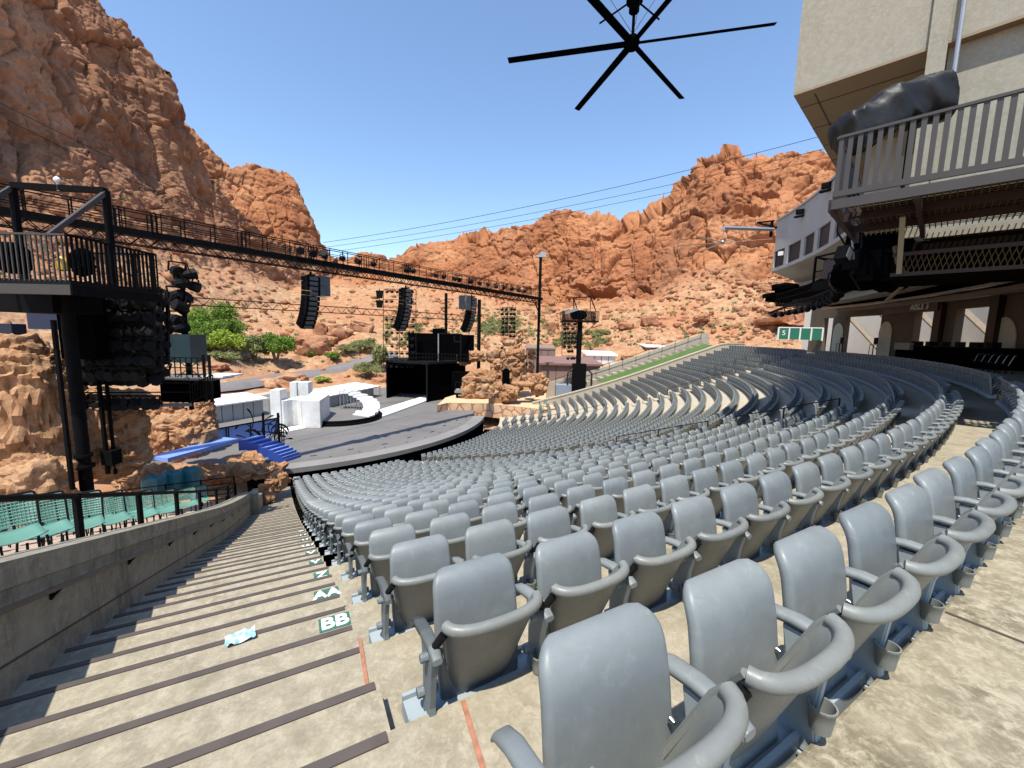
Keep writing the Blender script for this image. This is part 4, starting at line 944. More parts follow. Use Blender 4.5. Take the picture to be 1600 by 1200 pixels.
MB().prism([tuple((q0-np.array([.12, 0, 0]))[:2]), tuple((q0+np.array([.12, 0, 0]))[:2]), tuple((bk+np.array([.12, 0, 0]))[:2]), tuple((bk-np.array([.12, 0, 0]))[:2])], ZS, z_top-.3).build('left_curtain', BLACKM, sh)
MB().prism([tuple((q0+np.array([-.3, -.3, 0]))[:2]), tuple((q1+np.array([.2, -.4, 0]))[:2]), tuple((q2+np.array([.6, -.2, 0]))[:2]), tuple((q2+back)[:2]), tuple((bk+np.array([-.3, .4, 0]))[:2])], z_top-.3, z_top).build('roof_deck', DKSTEEL, sh)
m = MB(); m.tube([q1+np.array([0, -.3, 0]), (q1[0], q1[1]-.3, z_top)], .13, 8); m.build('corner_pole', DKSTEEL, sh)
def screen(x0, x1, y0, Y, y1=570): 
    a, b = at(x0, y1, Y), at(x1, y1, Y); z1 = at(x0, y0, Y)[2]; return MB().prism([tuple(a[:2]), tuple(b[:2]), (b[0], b[1]+.5), (a[0], a[1]+.5)], z_top+.001, z1)
for x0, x1, y0, Y in ((638, 688, 520, 59), (676, 698, 513, 63), (686, 722, 521, 61.5), (722, 740, 523, 60), (714, 732, 548, 58)):
    screen(x0, x1, y0, Y).build('roof_screen', BLACKM, sh)
dk = MB(); e0 = at(700, 572, 57.2); 
MB().obox(at(722, 594, 57.5), (1.3, .1, 0), (0, 1.2, 0), (0, 0, 1.2)).build('hanging_box', BLACKM, sh)
rl = MB()
Lp = [at(x, 572, 57.3) for x in np.linspace(606, 730, 26)]
for p in Lp: rl.bar((p[0], p[1], z_top), (p[0], p[1], z_top+1.1), .04)
for h in (.55, 1.1): rl.bar((Lp[0][0], Lp[0][1], z_top+h), (Lp[-1][0], Lp[-1][1], z_top+h), .05)
rl.build('railing', DKSTEEL, sh)
fr = root('frame_screen', 'pale-edged black frame standing on the stage house roof deck', 'frame', at(700, 550, 58))
for (xa, ya, xb, yb) in ((685, 521, 685, 568), (685, 521, 720, 522), (720, 522, 720, 566), (710, 525, 710, 534), (710, 534, 719, 534)):
    m = MB(); m.bar(at(xa, ya, 57.6), at(xb, yb, 57.6), .14); m.build('bar', GALV if xa == 685 and xb == 685 else DKSTEEL, fr)
# side balcony over the rocks
bl = root('side_balcony', 'small black balcony with pale deck hanging over the carved rock', 'balcony', at(745, 612, 54.5))
p = at(742, 611, 54.5); MB().box(p, (5.2, 2.2, .3)).build('deck', STAGEL, bl)
m = MB(); 
for i in range(9): x = p[0]-2.5+5*i/8; m.bar((x, p[1]-1, p[2]+.15), (x, p[1]-1, p[2]+1.3), .05)
m.bar((p[0]-2.5, p[1]-1, p[2]+1.3), (p[0]+2.5, p[1]-1, p[2]+1.3), .06); m.build('railing', DKSTEEL, bl)
m = MB(); m.bar((p[0]-2.4, p[1], ZS), (p[0]-2.4, p[1], p[2]), .3); m.build('post', DKSTEEL, bl)

# ---- stage lamps: one small lantern mesh, copied on to the racks
def lamp_mesh():
    m = MB(); m.tube([(0, .16, 0), (0, .05, 0), (0, -.14, 0), (0, -.15, 0)], [.08, .13, .15, .11], 8)
    m.bar((-.17, 0, 0), (-.17, 0, .22), .03); m.bar((.17, 0, 0), (.17, 0, .22), .03); m.bar((-.17, 0, .22), (.17, 0, .22), .03); return m
LAMP = lamp_mesh().build('lamp', DKSTEEL, None, False, True); LAMPB = LAMP
def rack(name, label, cols_px, rows_y, Y, frame_px, lampscale=1., skip=0., face=0., group='lighting racks', slim=.07):
    """lantern rack: uprights at frame_px columns, a pipe per row with a lamp at each column"""
    r = root(name, label, 'lighting rack', at(np.mean(frame_px), rows_y[-1][0], Y), 0, group); o = ORG[r.name]
    y0, y1 = rows_y[0][1], rows_y[-1][1]
    for x in frame_px: m = MB(); m.bar(at(x, y0, Y), at(x, y1, Y), slim); m.build('upright', DKSTEEL, r)
    for ya, yb in rows_y:
        m = MB(); m.bar(at(min(cols_px+frame_px), ya, Y), at(max(cols_px+frame_px), ya, Y), slim*.8); m.build('pipe', DKSTEEL, r)
        for x in cols_px:
            if random.random() < skip: continue
            c = dup(LAMP, 'lamp', at(x+random.uniform(-1, 1), ya, Y)-o-np.array([0, .1, .24*lampscale]), None, r)
            c.rotation_euler = (random.uniform(-.5, .2), random.uniform(-.15, .15), face+random.uniform(-.7, .7)); c.scale = (lampscale,)*3
    return r
rack('lighting_rack', 'tall open lighting rack of many lanterns on the stage house roof, left side', [604, 612, 620, 628, 637, 645], [(y, y) for y in (453, 468, 496, 507, 517, 527, 538, 549, 560, 570)], 57.5, [599, 624, 650], 1.25, .12, 2.6)
rack('lighting_rack', 'twin-column rack of bright-edged lanterns rising behind the rock tower', [785, 791, 798, 803], [(y, y) for y in (480, 487, 494, 501, 508, 515, 522, 529, 540)], 61, [793], 1.5, .05, 2.4)
rack('lighting_rack', 'lantern rack hanging beside the right-hand spotlight tower', [882, 888, 894, 898], [(y, y) for y in (503, 510, 517, 524, 531, 538, 545, 556)], 53, [878, 901], 1.35, .05, 2.4)
# ---- poles
def pole(x0, y0, x1, y1, Y, r, label, name='pole', zb=None):
    a, b = at(x0, y0, Y), at(x1, y1, Y); a = np.array([b[0], b[1], a[2]]) if zb is None else np.array([b[0], b[1], zb])
    o = MB().tube([a, b], r, 12).build(name, BLACK, smooth=True); return tag(o, label, 'pole', 'black stage poles'), a, b
mast = root('mast', 'tall slim black mast carrying the right end of the long truss', 'mast', at(838, 607, 56.4))
a, b = at(838, 607, 56.4), at(846, 402, 56.4); a[:2] = (at(842, 500, 56.4))[:2]; b[:2] = a[:2]
MB().tube([(a[0], a[1], -10.5), b], .19, 12).build('shaft', BLACK, mast, True)
m = MB(); m.box(b+np.array([0, 0, .1]), (1.3, .7, .25)); m.box(b+np.array([.3, 0, .45]), (.7, .5, .5)); m.build('head', STEELG, mast)
pole(697, 575, 697, 458, 62, .22, 'shorter black pole rising behind the black roof screens'); pole(749, 590, 749, 468, 60, .26, 'black pole at the right end of the rear truss')
# ---- long front truss with catwalk
TA, TB_ = np.array([-21.38, 20.02, 4.73]), np.array([3.686, 56.42, 4.73]); td = (TB_-TA)/np.linalg.norm(TB_-TA); tn = np.array([td[1], -td[0], 0])
TA = TA-td*7; TL = np.linalg.norm(TB_-TA)
def tp_(s, off=0., z=0.): return TA+td*s+tn*off+np.array([0, 0, z])
tru = root('truss', 'long black truss with a railed catwalk spanning above the stage', 'truss', tp_(TL/2))
MB().bar(tp_(0, 0, .08), tp_(TL, 0, .08), .62, .34).build('catwalk_beam', BLACK, tru)
m = MB(); n = 66
for o_ in (-.25, .25): m.bar(tp_(0, o_, -.52), tp_(TL, o_, -.52), .06)
for i in range(n):
    s0, s1 = TL*i/n, TL*(i+1)/n
    for o_ in (-.25, .25): m.bar(tp_(s0, o_, -.5), tp_((s0+s1)/2, o_, -.1), .035); m.bar(tp_((s0+s1)/2, o_, -.1), tp_(s1, o_, -.5), .035)
m.build('lower_lattice', BLACK, tru)
for o_ in (-.31, .31):
    m = MB()
    for h in (.55, .8, 1.2): m.bar(tp_(0, o_, h), tp_(TL, o_, h), .035 if h < 1.1 else .05)
    i = 0; s = 0.
    while s < TL:
        m.bar(tp_(s, o_, .25), tp_(s, o_, 1.2), .045)
        if int(s/1.45) % 3 == 0: m.bar(tp_(s+.2, o_, .25), tp_(s+.2, o_, 1.25), .05); m.bar(tp_(s+.42, o_, .25), tp_(s+.42, o_, 1.25), .035)
        s += 1.45
    m.build('handrail', BLACK, tru)
m = MB(); m.bar(tp_(TL-.2, 0, -.3), tp_(TL-2.4, 0, -.3)+np.array([0, 0, 0]), .1); m.bar(tp_(TL, 0, -2.2), tp_(TL-1.6, 0, -.5), .12); m.build('knee_brace', BLACK, tru)
random.seed(5)
for i, s in enumerate((18.0, 18.9, 19.8, 21.2, 22.6, 24, 27.5, 28.2, 31, 32.1, 33.5, 34.2, 36, 37.5, 39, 40.5, 42, 43.6, 45, 46.5)):
    t = root('stage_light', 'x', 'stage light', tp_(s, .42, .62), 0, 'stage lights clamped along the truss')
    t['label'] = 'black stage light clamped to the catwalk rail, %s from the left end' % ordw(i+1)
    t.rotation_euler = (random.uniform(-.5, .4), 0, random.uniform(-1, 1.5)); sc_ = random.uniform(1.2, 1.9)
    c = dup(LAMP, 'can', (0, 0, 0), None, t); c.scale = (sc_,)*3
    mm = MB(); mm.bar((0, 0, .22*sc_), (0, -.05, .5), .05); mm.build('clamp', BLACK, t, local=True)
# ---- line arrays hanging from the truss
def array(px, n, label, sub=None, w=1.05):
    d = ray(*px); k = (TA[0]*td[1]-TA[1]*td[0])/(d[0]*td[1]-d[1]*td[0]); p = d*k; p = np.array([p[0], p[1], 4.1])
    r = root('line_array', label, 'loudspeaker', p, 0, 'hanging loudspeaker stacks'); f = np.array([.88, -.47, 0]); f /= np.linalg.norm(f); sd_ = np.array([f[1], -f[0], 0])*-1
    z = np.array([0, 0, 1.]); q = p.copy(); ang = 0.
    m = MB(); m.bar(p+np.array([0, 0, .0]), p+np.array([0, 0, -.28]), .12); m.bar(p-f*.5+z*-.25, p+f*.4+z*-.25, .2, .1); m.build('rigging', BLACK, r)
    q = q-z*.32
    for i in range(n):
        ang = .02+.30*(i/n)**1.6*2.2; ax = f*cos(ang)-z*sin(ang); up = f*sin(ang)+z*cos(ang)
        c = q-up*.17; m = MB(); m.obox(c, ax*.34, sd_*w/2, up*.155); o = m.build('cabinet', BLACK, r)
        g_ = MB(); g_.obox(c+ax*.345+sd_*.0, ax*.012, sd_*(w/2-.2), up*.125); gg = g_.build('grille', GREYB, r)
        q = c-up*.17
    if sub:
        m = MB()
        for j in range(2):
            m.obox(p+sd_*sub*.95+z*(-.55-.72*j)-f*.2, f*.5, sd_*.42, z*.35)
        m.build('side_box', GREYB, r)
array((485, 420), 11, 'largest hanging loudspeaker stack with a grey box at its right', 1)
array((634, 445), 11, 'hanging loudspeaker stack in front of the left lighting rack')
array((737, 460), 11, 'hanging loudspeaker stack nearest the mast with a box at its left', -1)
# ---- rear truss
RA, RB = at(255, 468, 38), at(748, 498, 60.2); ru = (RB-RA)/np.linalg.norm(RB-RA); rl_ = np.linalg.norm(RB-RA)
m = MB(); z = np.array([0, 0, 1.])
for dz in (.35, -.35): m.bar(RA+z*dz, RB+z*dz, .09)
for i in range(60): m.bar(RA+ru*rl_*i/60+z*.35*(-1)**i, RA+ru*rl_*(i+1)/60-z*.35*(-1)**i, .05)
tag(m.build('rear_truss', BLACK), 'thin black truss crossing low behind the loudspeakers', 'truss')
# speaker pairs hanging at the left of the rear truss
for x, y in ((593, 460), (593, 475)):
    p = at(x, y, 57); m = MB(); m.loft([[(p[0]-.3, p[1]-.3, p[2]-.5), (p[0]+.3, p[1]-.3, p[2]-.5), (p[0]+.3, p[1]+.3, p[2]-.5), (p[0]-.3, p[1]+.3, p[2]-.5)], [(p[0]-.42, p[1]-.3, p[2]+.5), (p[0]+.42, p[1]-.3, p[2]+.5), (p[0]+.42, p[1]+.3, p[2]+.5), (p[0]-.42, p[1]+.3, p[2]+.5)]])
    m.bar((p[0], p[1], p[2]+.5), (p[0], p[1], p[2]+.75), .08)
    tag(m.build('speaker', BLACK), '%s of two tapered black speakers hung left of the tall lighting rack' % ('upper' if y == 460 else 'lower'), 'speaker')
# ================================================================ chair deck beside the stairs
def zdeck(R): return zstair(R)+.86
dk = MB(); DR = [(56, 50.2), (50.2, 47.6), (47.6, 45.2), (45.2, 42.6), (42.6, 39.6), (39.6, 36.4), (36.4, 33.9)]
UD = UW-.42
dk.loft([[ais(UD, R, zdeck(R)-1.5), ais(UD, R, zdeck(R)), ais(UD-8.2, R, zdeck(R)+.1), ais(UD-8.2, R, zdeck(R)-1.5)] for R in np.linspace(56, 33.9, 30)])
bg = MB(); bg.loft([[ais(UD-8.1, R, zdeck(R)-.15), ais(UD-26, R, zdeck(R)-.3)] for R in np.linspace(58, 32, 14)], closed=False); tag(bg.build('backstage_ground', SAND), kind='structure')
tag(dk.build('chair_deck', M('deck_pinkish', (.44, .33, .25), .85, .1, 1.5, .15, 30)), kind='structure')
def deckz(R): return zdeck(R)
# front railing following the wall top
fr = root('deck_railing', 'black pipe railing along the wall top in front of the green chairs', 'railing', ais(UD-.05, 42, deckz(42)))
Rs = [49.4, 47.4, 45.4, 43.2, 41.0, 38.6, 36.2, 34.2]
for R in Rs: MB().bar(ais(UD-.06, R, zstair(R)+1.0), ais(UD-.06, R, zstair(R)+1.69), .06, .05).build('post', BLACK, fr)
for h in (1.67,): MB().tube([ais(UD-.06, R, zstair(R)+h) for R in np.linspace(52, 34.2, 40)], .032, 8).build('top_rail', BLACK, fr, True)
# end guard at the low end of the deck
eg = root('end_railing', 'open black railing of five bars closing the low end of the chair deck', 'railing', ais(UD-1.5, 34, deckz(34)))
zb = deckz(34.2)
for h in (.18, .38, .58, .8, 1.05): MB().tube([ais(UD-.1, 36.4, zb+h+.25), ais(UD-.1, 34.1, zb+h), ais(UD-4.5, 34.1, zb+h), ais(UD-7.2, 35.5, zb+h)], .02, 6).build('bar', BLACK, eg)
for (u, R) in ((-.1, 36.4), (-.1, 34.1), (-1.2, 34.1), (-2.3, 34.1), (-4.5, 34.1), (-7.2, 35.5)): MB().tube([ais(UD+u, R, zb-.05), ais(UD+u, R, zb+1.08)], .03, 6).build('post', BLACK, eg)
br = root('back_railing', 'black looped pipe railing behind the last row of green chairs', 'railing', ais(UD-4.6, 42, deckz(42)))
for i in range(6):
    Ra, Rb = 47-2.2*i, 47-2.2*i-2.1; za, zb_ = deckz(Ra), deckz(Rb)
    MB().tube([ais(UD-4.75, Ra, za), ais(UD-4.75, Ra, za+.95), ais(UD-4.75, Ra-.1, za+1.05), ais(UD-4.75, Rb+.1, zb_+1.05), ais(UD-4.75, Rb, zb_+.95), ais(UD-4.75, Rb, zb_)], .024, 6).build('loop', BLACK, br)
    for h in (.35, .7): MB().tube([ais(UD-4.75, Ra, za+h), ais(UD-4.75, Rb, zb_+h)], .015, 6).build('bar', BLACK, br)
# the chair (local frame: faces -y)
def mesh_chair():
    r = root('mesh_chair', 'x', 'chair', (0, 0, 0), 0, 'teal mesh chairs on the wall-top deck')
    m = MB(); rows = []
    for i in range(9):
        v = i/8; rows.append([(x*.235*(1-.06*abs(v-.5)), -.26+.47*v, .44+.035*(2*abs(x))**2*.3-.035*sin(pi*v)+.05*max(0, .15-v)) for x in np.linspace(-1, 1, 9)])
    m.loft(rows, closed=False); s_ = m.build('seat', TEAL, r, True, True); q = s_.modifiers.new('t', 'SOLIDIFY'); q.thickness = .018
    m = MB()
    nx_, nz_ = 15, 9                                    # open mesh back
    P = lambda a, v: np.array([a*(.235+.01*v), .215+.10*v-.05*(1-a*a)*0+.045*(a*a)*-1, .50+.33*v])
    for i in range(nx_+1): m.tube([P(-1+2*i/nx_, v) for v in np.linspace(0, 1, 4)], .0075, 4, False)
    for j in range(nz_+1): m.tube([P(a, j/nz_) for a in np.linspace(-1, 1, 7)], .0075, 4, False)
    m.build('backrest', TEAL, r, False, True)
    m = MB(); m.tube([P(-1.03, -.35), P(-1.04, .9), P(-.97, 1.04), *[P(a, 1.06) for a in np.linspace(-.9, .9, 7)], P(.97, 1.04), P(1.04, .9), P(1.03, -.35)], .015, 6); m.build('back_frame', DKSTEEL, r, True, True)
    for sx in (-1, 1):
        for (y0, y1) in ((-.22, -.26), (.20, .30)): MB().tube([(sx*.22, y0, .42), (sx*.24, y1, 0)], .014, 6).build('leg', DKSTEEL, r, True, True)
    return r
mc = mesh_chair(); usedc = False
rown2 = ['front row by the wall-top rail', 'second row from the rail', 'third row from the rail', 'back row farthest from the rail']
face = math.atan2(NV[1], NV[0])+pi/2+rad(28)
cnt = 0
for row, (u0, Rlist) in enumerate(((-.8, [46.9, 46.2, 45.2, 44.1, 42.5, 40.6, 38.4, 36.6]), (-1.75, [46.6, 45.7, 44.6, 43.2, 41.6, 39.8, 37.9, 36.2]), (-2.7, [45.2, 43.9, 42.4, 40.8, 39.0, 37.2, 35.8]), (-3.65, [43.0, 41.6, 40.0, 38.4, 36.8, 35.4]))):
    for i, R in enumerate(Rlist):
        p = ais(UD+u0, R, deckz(R)); lab = 'teal mesh chair, %s of the %s' % (ordw(i+1), rown2[row]); rz = face+random.uniform(-.12, .12)
        if not usedc: mc.location = tuple(p); mc.rotation_euler = (0, 0, rz); mc['label'] = lab; usedc = True
        else: dup_tree(mc, p, rz, lab)
# stacked chairs and covered stacks
sk = ais(UD-2.7, 46.9, deckz(46.9))
for i in range(5):
    t = dup_tree(mc, sk+np.array([0, 0, .11*i]), face+.15, 'teal mesh chair %s in the leaning stack at the left' % ('lowest', 'second from bottom', 'third from bottom', 'fourth from bottom', 'topmost')[i]); t['group'] = 'stacked teal mesh chairs'; t.rotation_euler = (-.03*i, 0, face+.15)
for i, (x, y) in enumerate(((242, 752), (268, 745), (295, 740))):
    c = at(x, y, 15.6+.55*i); m = MB(); rings = []
    for z, w, d_ in ((-.62, .36, .30), (-.2, .36, .3), (.1, .35, .29), (.22, .30, .25), (.27, .2, .15)):
        rr = []
        for a in range(24):
            t = 2*pi*a/24; k = 1/max(abs(cos(t))**1, abs(sin(t))**1)**.75; rr.append((c[0]+w*k*cos(t)*(1+.03*sin(5*t+z*9)), c[1]+d_*k*sin(t)*(1+.03*cos(7*t)), c[2]+z+.03*sin(3*t)*(z > 0)))
        rings.append(rr)
    m.loft(rings); tag(m.build('covered_stack', TEALC, smooth=True), 'stack of chairs under a dark teal cover, %s of three beside the blue ramp' % ('leftmost', 'middle', 'rightmost')[i], 'covered chairs', 'covered chair stacks')
cv = at(-6, 730, 13.3); MB_ = MB().box((cv[0], cv[1]+.3, cv[2]), (1.0, .6, 2.2)).build('cave_door', BLACKM); tag(MB_, 'black doorway opening in the carved rock at the left edge', 'doorway')

# ================================================================ left lighting tower
px_, py_ = at(118, 600, 12.6)[:2]
lt = root('lighting_tower', 'thick black pole carrying a railed spotlight platform at far left', 'lighting tower', (px_, py_, -6))
MB().tube([(px_, py_, -6.2), (px_, py_, 1.05)], .17, 20).build('pole', BLACK, lt, True)
for z, r_ in ((-4.55, .26), (-4.2, .23), (-2.4, .19), (-.4, .19)): MB().tube([(px_, py_, z), (px_, py_, z+.09)], r_, 20).build('collar', BLACK, lt)
E0, E1 = np.array([-11.75, 11.0]), np.array([-11.75, 13.7]); zf = 1.12; XL = -14.3
MB().box(((E0[0]+XL)/2, (E0[1]+E1[1])/2, zf-.02), (E0[0]-XL, 2.7, .12)).build('floor', DKSTEEL, lt)
MB().box(((E0[0]+XL)/2, E0[1]-.03, zf-.22), (E0[0]-XL+.1, .10, .26)).build('edge_beam', RAILB, lt); MB().box((E0[0]+.03, 12.35, zf-.22), (.10, 2.8, .26)).build('edge_beam', BLACK, lt)
MB().box((px_-.9, py_+.4, zf-.45), (1.7, 1.5, .7)).build('head_box', BLACK, lt)
m = MB()
for x in np.arange(XL, E0[0], .135): m.bar((x, E0[1], zf), (x, E0[1], zf+1.18), .035, .03)
m.bar((XL, E0[1], zf+1.2), (E0[0], E0[1], zf+1.2), .06, .05); m.build('front_railing', RAILB, lt)
m = MB()
for y in np.arange(E0[1], E1[1], .13): m.bar((E0[0], y, zf), (E0[0], y, zf+1.18), .05, .035)
m.bar((E0[0], E0[1], zf+1.2), (E0[0], E1[1], zf+1.2), .06, .05); m.build('side_railing', BLACK, lt)
m = MB()
for x in np.arange(XL, E0[0], .15): m.bar((x, E1[1], zf), (x, E1[1], zf+1.18), .04, .03)
m.bar((XL, E1[1], zf+1.2), (E0[0], E1[1], zf+1.2), .06, .05); m.build('rear_railing', BLACK, lt)
gf = root('portal_frame', 'black steel portal frame with diagonal braces above the left platform', 'frame', at(90, 340, 13))
a, b, c, d = at(20, 298, 12.6), at(165, 298, 12.9), at(26, 440, 12.6), at(168, 400, 12.9); top = max(a[2], b[2]); a[2] = b[2] = top; c[:2] = a[:2]; d[:2] = b[:2]; c[2] = d[2] = zf
for p, q, w, M_ in ((a, b, .16, BLACK), (a, c, .14, BLACK), (b, d, .14, BLACK), (b-np.array([0, 0, .05]), np.array([b[0]-.15, b[1]-1.55, zf+1.25]), .11, RAILB), (a-np.array([0, 0, .05]), np.array([a[0]-.15, a[1]-1.55, zf+1.25]), .11, RAILB)):
    m = MB(); m.bar(p, q, w); m.build('beam', M_, gf)
pk = at(91, 298, 12.7); m = MB(); m.tube([pk+np.array([0, 0, 0]), pk+np.array([0, 0, .25])], .03, 6); m.loft([[(pk[0]+r_*cos(2*pi*i/12), pk[1]+r_*sin(2*pi*i/12), pk[2]+z) for i in range(12)] for r_, z in ((.02, .2), (.07, .25), (.09, .32), (.05, .38), (.01, .4))])
tag(m.build('beacon', WHITEP, smooth=True), 'small white beacon on top of the portal frame', 'beacon')
# people-free platform kit: spotlight under cover and a yellow lamp
sl = at(25, 420, 12.0); 
for dx, r_, lb in ((0, (.26, .4, .42), 'spotlight under a black cover nearest the frame edge on the left platform'), (1.6, (.2, .3, .38), 'second covered black spotlight, beside the yellow lamp on the left platform')):
    tag(blob_mesh([((sl[0]+dx, sl[1]+dx*.2, zf+.72), r_, .3)], 71+int(dx), amp=.5, sc=.4, strata=0).build('covered_spotlight', BLACKM, smooth=True), lb, 'spotlight')
yl = at(97, 412, 11.35); m = MB(); m.loft([[(yl[0]+r_*cos(2*pi*i/16), yl[1]+r_*sin(2*pi*i/16)*.8, yl[2]+z) for i in range(16)] for r_, z in ((.05, -.2), (.14, -.17), (.16, 0), (.14, .1), (.07, .18), (.02, .2))]); tag(m.build('hard_hat_lamp', M('yellow_plastic', (.62, .36, .04), .5), smooth=True), 'small yellow lamp hung inside the left platform railing', 'lamp')
# lantern racks below and behind the platform
random.seed(11)
rack('lantern_rack', 'dense black bank of lanterns hung under the left platform', [122, 136, 150, 164, 178, 192, 206, 220, 234], [(y, y) for y in (462, 484, 506, 528, 552, 574)], 14.6, [112, 150, 188, 240], 1.25, .05, .5, 'lantern banks at the left', .075)
rack('lantern_rack', 'deeper lantern bank showing between the front lanterns at the left', [130, 160, 190, 215, 240, 255], [(y, y) for y in (455, 478, 500, 524, 548, 566)], 16.5, [125, 170, 215, 262], 1.6, .02, -.4, 'lantern banks at the left', .1)
rack('lantern_rack', 'low pipe of lanterns over the carved rock ledges at the left', [140, 155, 170, 185, 200, 216, 232, 246], [(618, 618), (624, 626)], 15.4, [138, 250], 1.05, .05, .2, 'lantern banks at the left', .05)
rack('lantern_rack', 'rearmost lantern bank, closest to the stacked stage lights at the left', [120, 138, 156, 174, 192, 210, 228, 246], [(y, y) for y in (450, 470, 490, 512, 536, 560, 580)], 15.6, [116, 160, 200, 250], 1.5, .0, .2, 'lantern banks at the left', .12)
for (x0, x1, y0, y1, Y, lb) in ((108, 152, 448, 560, 13.9, 'tall black equipment cabinet behind the thick pole under the platform'), (186, 236, 520, 590, 15.9, 'black equipment cabinet among the lanterns below the platform railing'), (150, 200, 452, 480, 15.0, 'flat black cabinet tight under the left platform floor')):
    pa_, pb2 = at(x0, y1, Y), at(x1, y0, Y); tag(MB().box(((pa_[0]+pb2[0])/2, Y, (pa_[2]+pb2[2])/2), (pb2[0]-pa_[0], .5, pb2[2]-pa_[2])).build('equipment_cabinet', BLACKM, bevel=.02), lb, 'cabinet')
m = MB(); rl0 = at(150, 600, 16.4)
for (x0, y0, x1, y1, Y, w) in ((150, 440, 158, 740, 14.9, .10), (160, 440, 172, 740, 15.1, .08), (84, 500, 113, 765, 11.6, .09)):
    a_, b_ = at(x0, y0, Y), at(x1, y1, Y); a_[:2] = (a_[:2]+b_[:2])/2; b_[:2] = a_[:2]; q = MB(); q.bar(a_, b_, w)
    tag(q.build('upright', BLACK), {150: 'slender black upright just right of the thick pole', 160: 'second slender black upright right of the thick pole, with a box low down', 84: 'thin black upright left of the thick pole'}[x0], 'upright', 'thin black uprights at the left')
    if x0 == 160: q = at(163, 715, 14.9); m2 = MB().box((b_[0], b_[1]-.1, q[2]), (.42, .4, .55)); tag(m2.build('winch_box', BLACK), 'black winch box fixed low on the second slender upright', 'box')
# speaker / light column and screen right of the bank
for i, y in enumerate((424, 442, 462, 478, 500, 512, 530)):
    p = at(276+6*(i % 2), y, 19); t = root('stage_light', 'black stage light %s from the top of the tall stack right of the lantern bank' % ordw(i+1), 'stage light', p, .6*i, 'stage lights stacked right of the bank')
    c = dup(LAMP, 'can', (0, 0, 0), None, t); c.scale = (1.9,)*3; c.rotation_euler = (.3*(-1)**i, 0, 1.1+i)
    c = dup(LAMP, 'can', (.45, .2, -.1), None, t); c.scale = (1.7,)*3; c.rotation_euler = (-.3*(-1)**i, .2, 2.3-i)
q = MB(); a_ = at(283, 420, 19.3); b_ = at(290, 640, 19.3); q.bar(a_, (a_[0], a_[1], b_[2]), .14); tag(q.build('upright', BLACK), 'thicker black upright behind the stacked stage lights', 'upright', 'thin black uprights at the left')
def slab(x0, y0, x1, y1, Y, th, name, mat, lab, cat):
    a_, b_ = at(x0, y1, Y), at(x1, y1, Y); z1 = at(x0, y0, Y)[2]; o = MB().box(((a_[0]+b_[0])/2, Y+th/2, (a_[2]+z1)/2), (b_[0]-a_[0], th, z1-a_[2])).build(name, mat); return tag(o, lab, cat)
slab(248, 522, 299, 566, 18.6, 1.0, 'screen_box', M('dark_teal_panel', (.018, .045, .055), .5), 'dark teal panel box standing on the upper side platform', 'panel box')
slab(252, 590, 308, 628, 19, 1.6, 'black_box', BLACKM, 'black curtained box under the upper side platform', 'box')
slab(44, 480, 100, 514, 15.5, .6, 'dark_blue_panel', M('dark_blue_panel', (.012, .02, .05), .6), 'dark blue panel behind the thick pole', 'panel')
slab(-20, 505, 20, 530, 16, .5, 'dark_blue_panel', M('dark_blue_cloth', (.012, .014, .035), .8), 'dark blue cloth panel at the left frame edge above the carved wall', 'panel')
pf = root('side_platform', 'small upper steel platform with cross-braced railing and white toe board', 'platform', at(290, 588, 18.4))
p0, p1 = at(215, 590, 18.2), at(330, 585, 18.2); zz = p0[2]
MB().box(((p0[0]+p1[0])/2, 18.9, zz), (p1[0]-p0[0], 1.6, .14)).build('floor', STAGEL, pf)
m = MB()
for x in np.linspace(p0[0]+1.0, p1[0]-.3, 9): m.bar((x, 18.15, zz), (x, 18.15, zz+.95), .035)
for h in (.5, .95): m.bar((p0[0]+1, 18.15, zz+h), (p1[0]-.3, 18.15, zz+h), .04)
m.bar((p0[0]+1, 18.15, zz), (p1[0]-1.6, 18.15, zz+.95), .03); m.bar((p1[0]-1.6, 18.15, zz), (p1[0]-.3, 18.15, zz+.95), .03); m.bar((p1[0]-.3, 18.15, zz), (p1[0]-1.6, 18.15, zz+.95), .03)
m.build('railing', DKSTEEL, pf); w_ = at(352, 580, 18.4); MB().box(((p1[0]+w_[0])/2-.3, 18.9, zz+.1), (w_[0]-p1[0]+.6, 1.4, .08)).build('white_board', WHITEP, pf)
for x in (p1[0]-.3, p1[0]-.05): m = MB(); m.bar((x, 18.2, at(330, 628, 18.2)[2]), (x, 18.2, zz+1.1), .09); m.build('post', DKSTEEL, pf)
p2, p3 = at(298, 628, 18.0), at(334, 612, 18.0); m = MB()
for i in range(10): q = p2+(p3-p2)*i/9; m.bar(q, q+np.array([0, 0, .75]), .03)
m.bar(p2+np.array([0, 0, .75]), p3+np.array([0, 0, .75]), .05); m.bar(p2, p3, .06); m.build('stair_railing', DKSTEEL, pf)
lg = root('low_gantry', 'long low grey walkway with pipes crossing in front of the carved ledges', 'gantry', at(190, 632, 15.6)); a_, b_ = at(110, 636, 15.2), at(300, 632, 17.6)
for dz, w in ((0, .5), (.55, .05), (.95, .05)): m = MB(); m.bar(a_+np.array([0, 0, dz]), b_+np.array([0, 0, dz]), w, .07 if dz == 0 else w); m.build('deck' if dz == 0 else 'pipe', STAGEL if dz == 0 else DKSTEEL, lg)

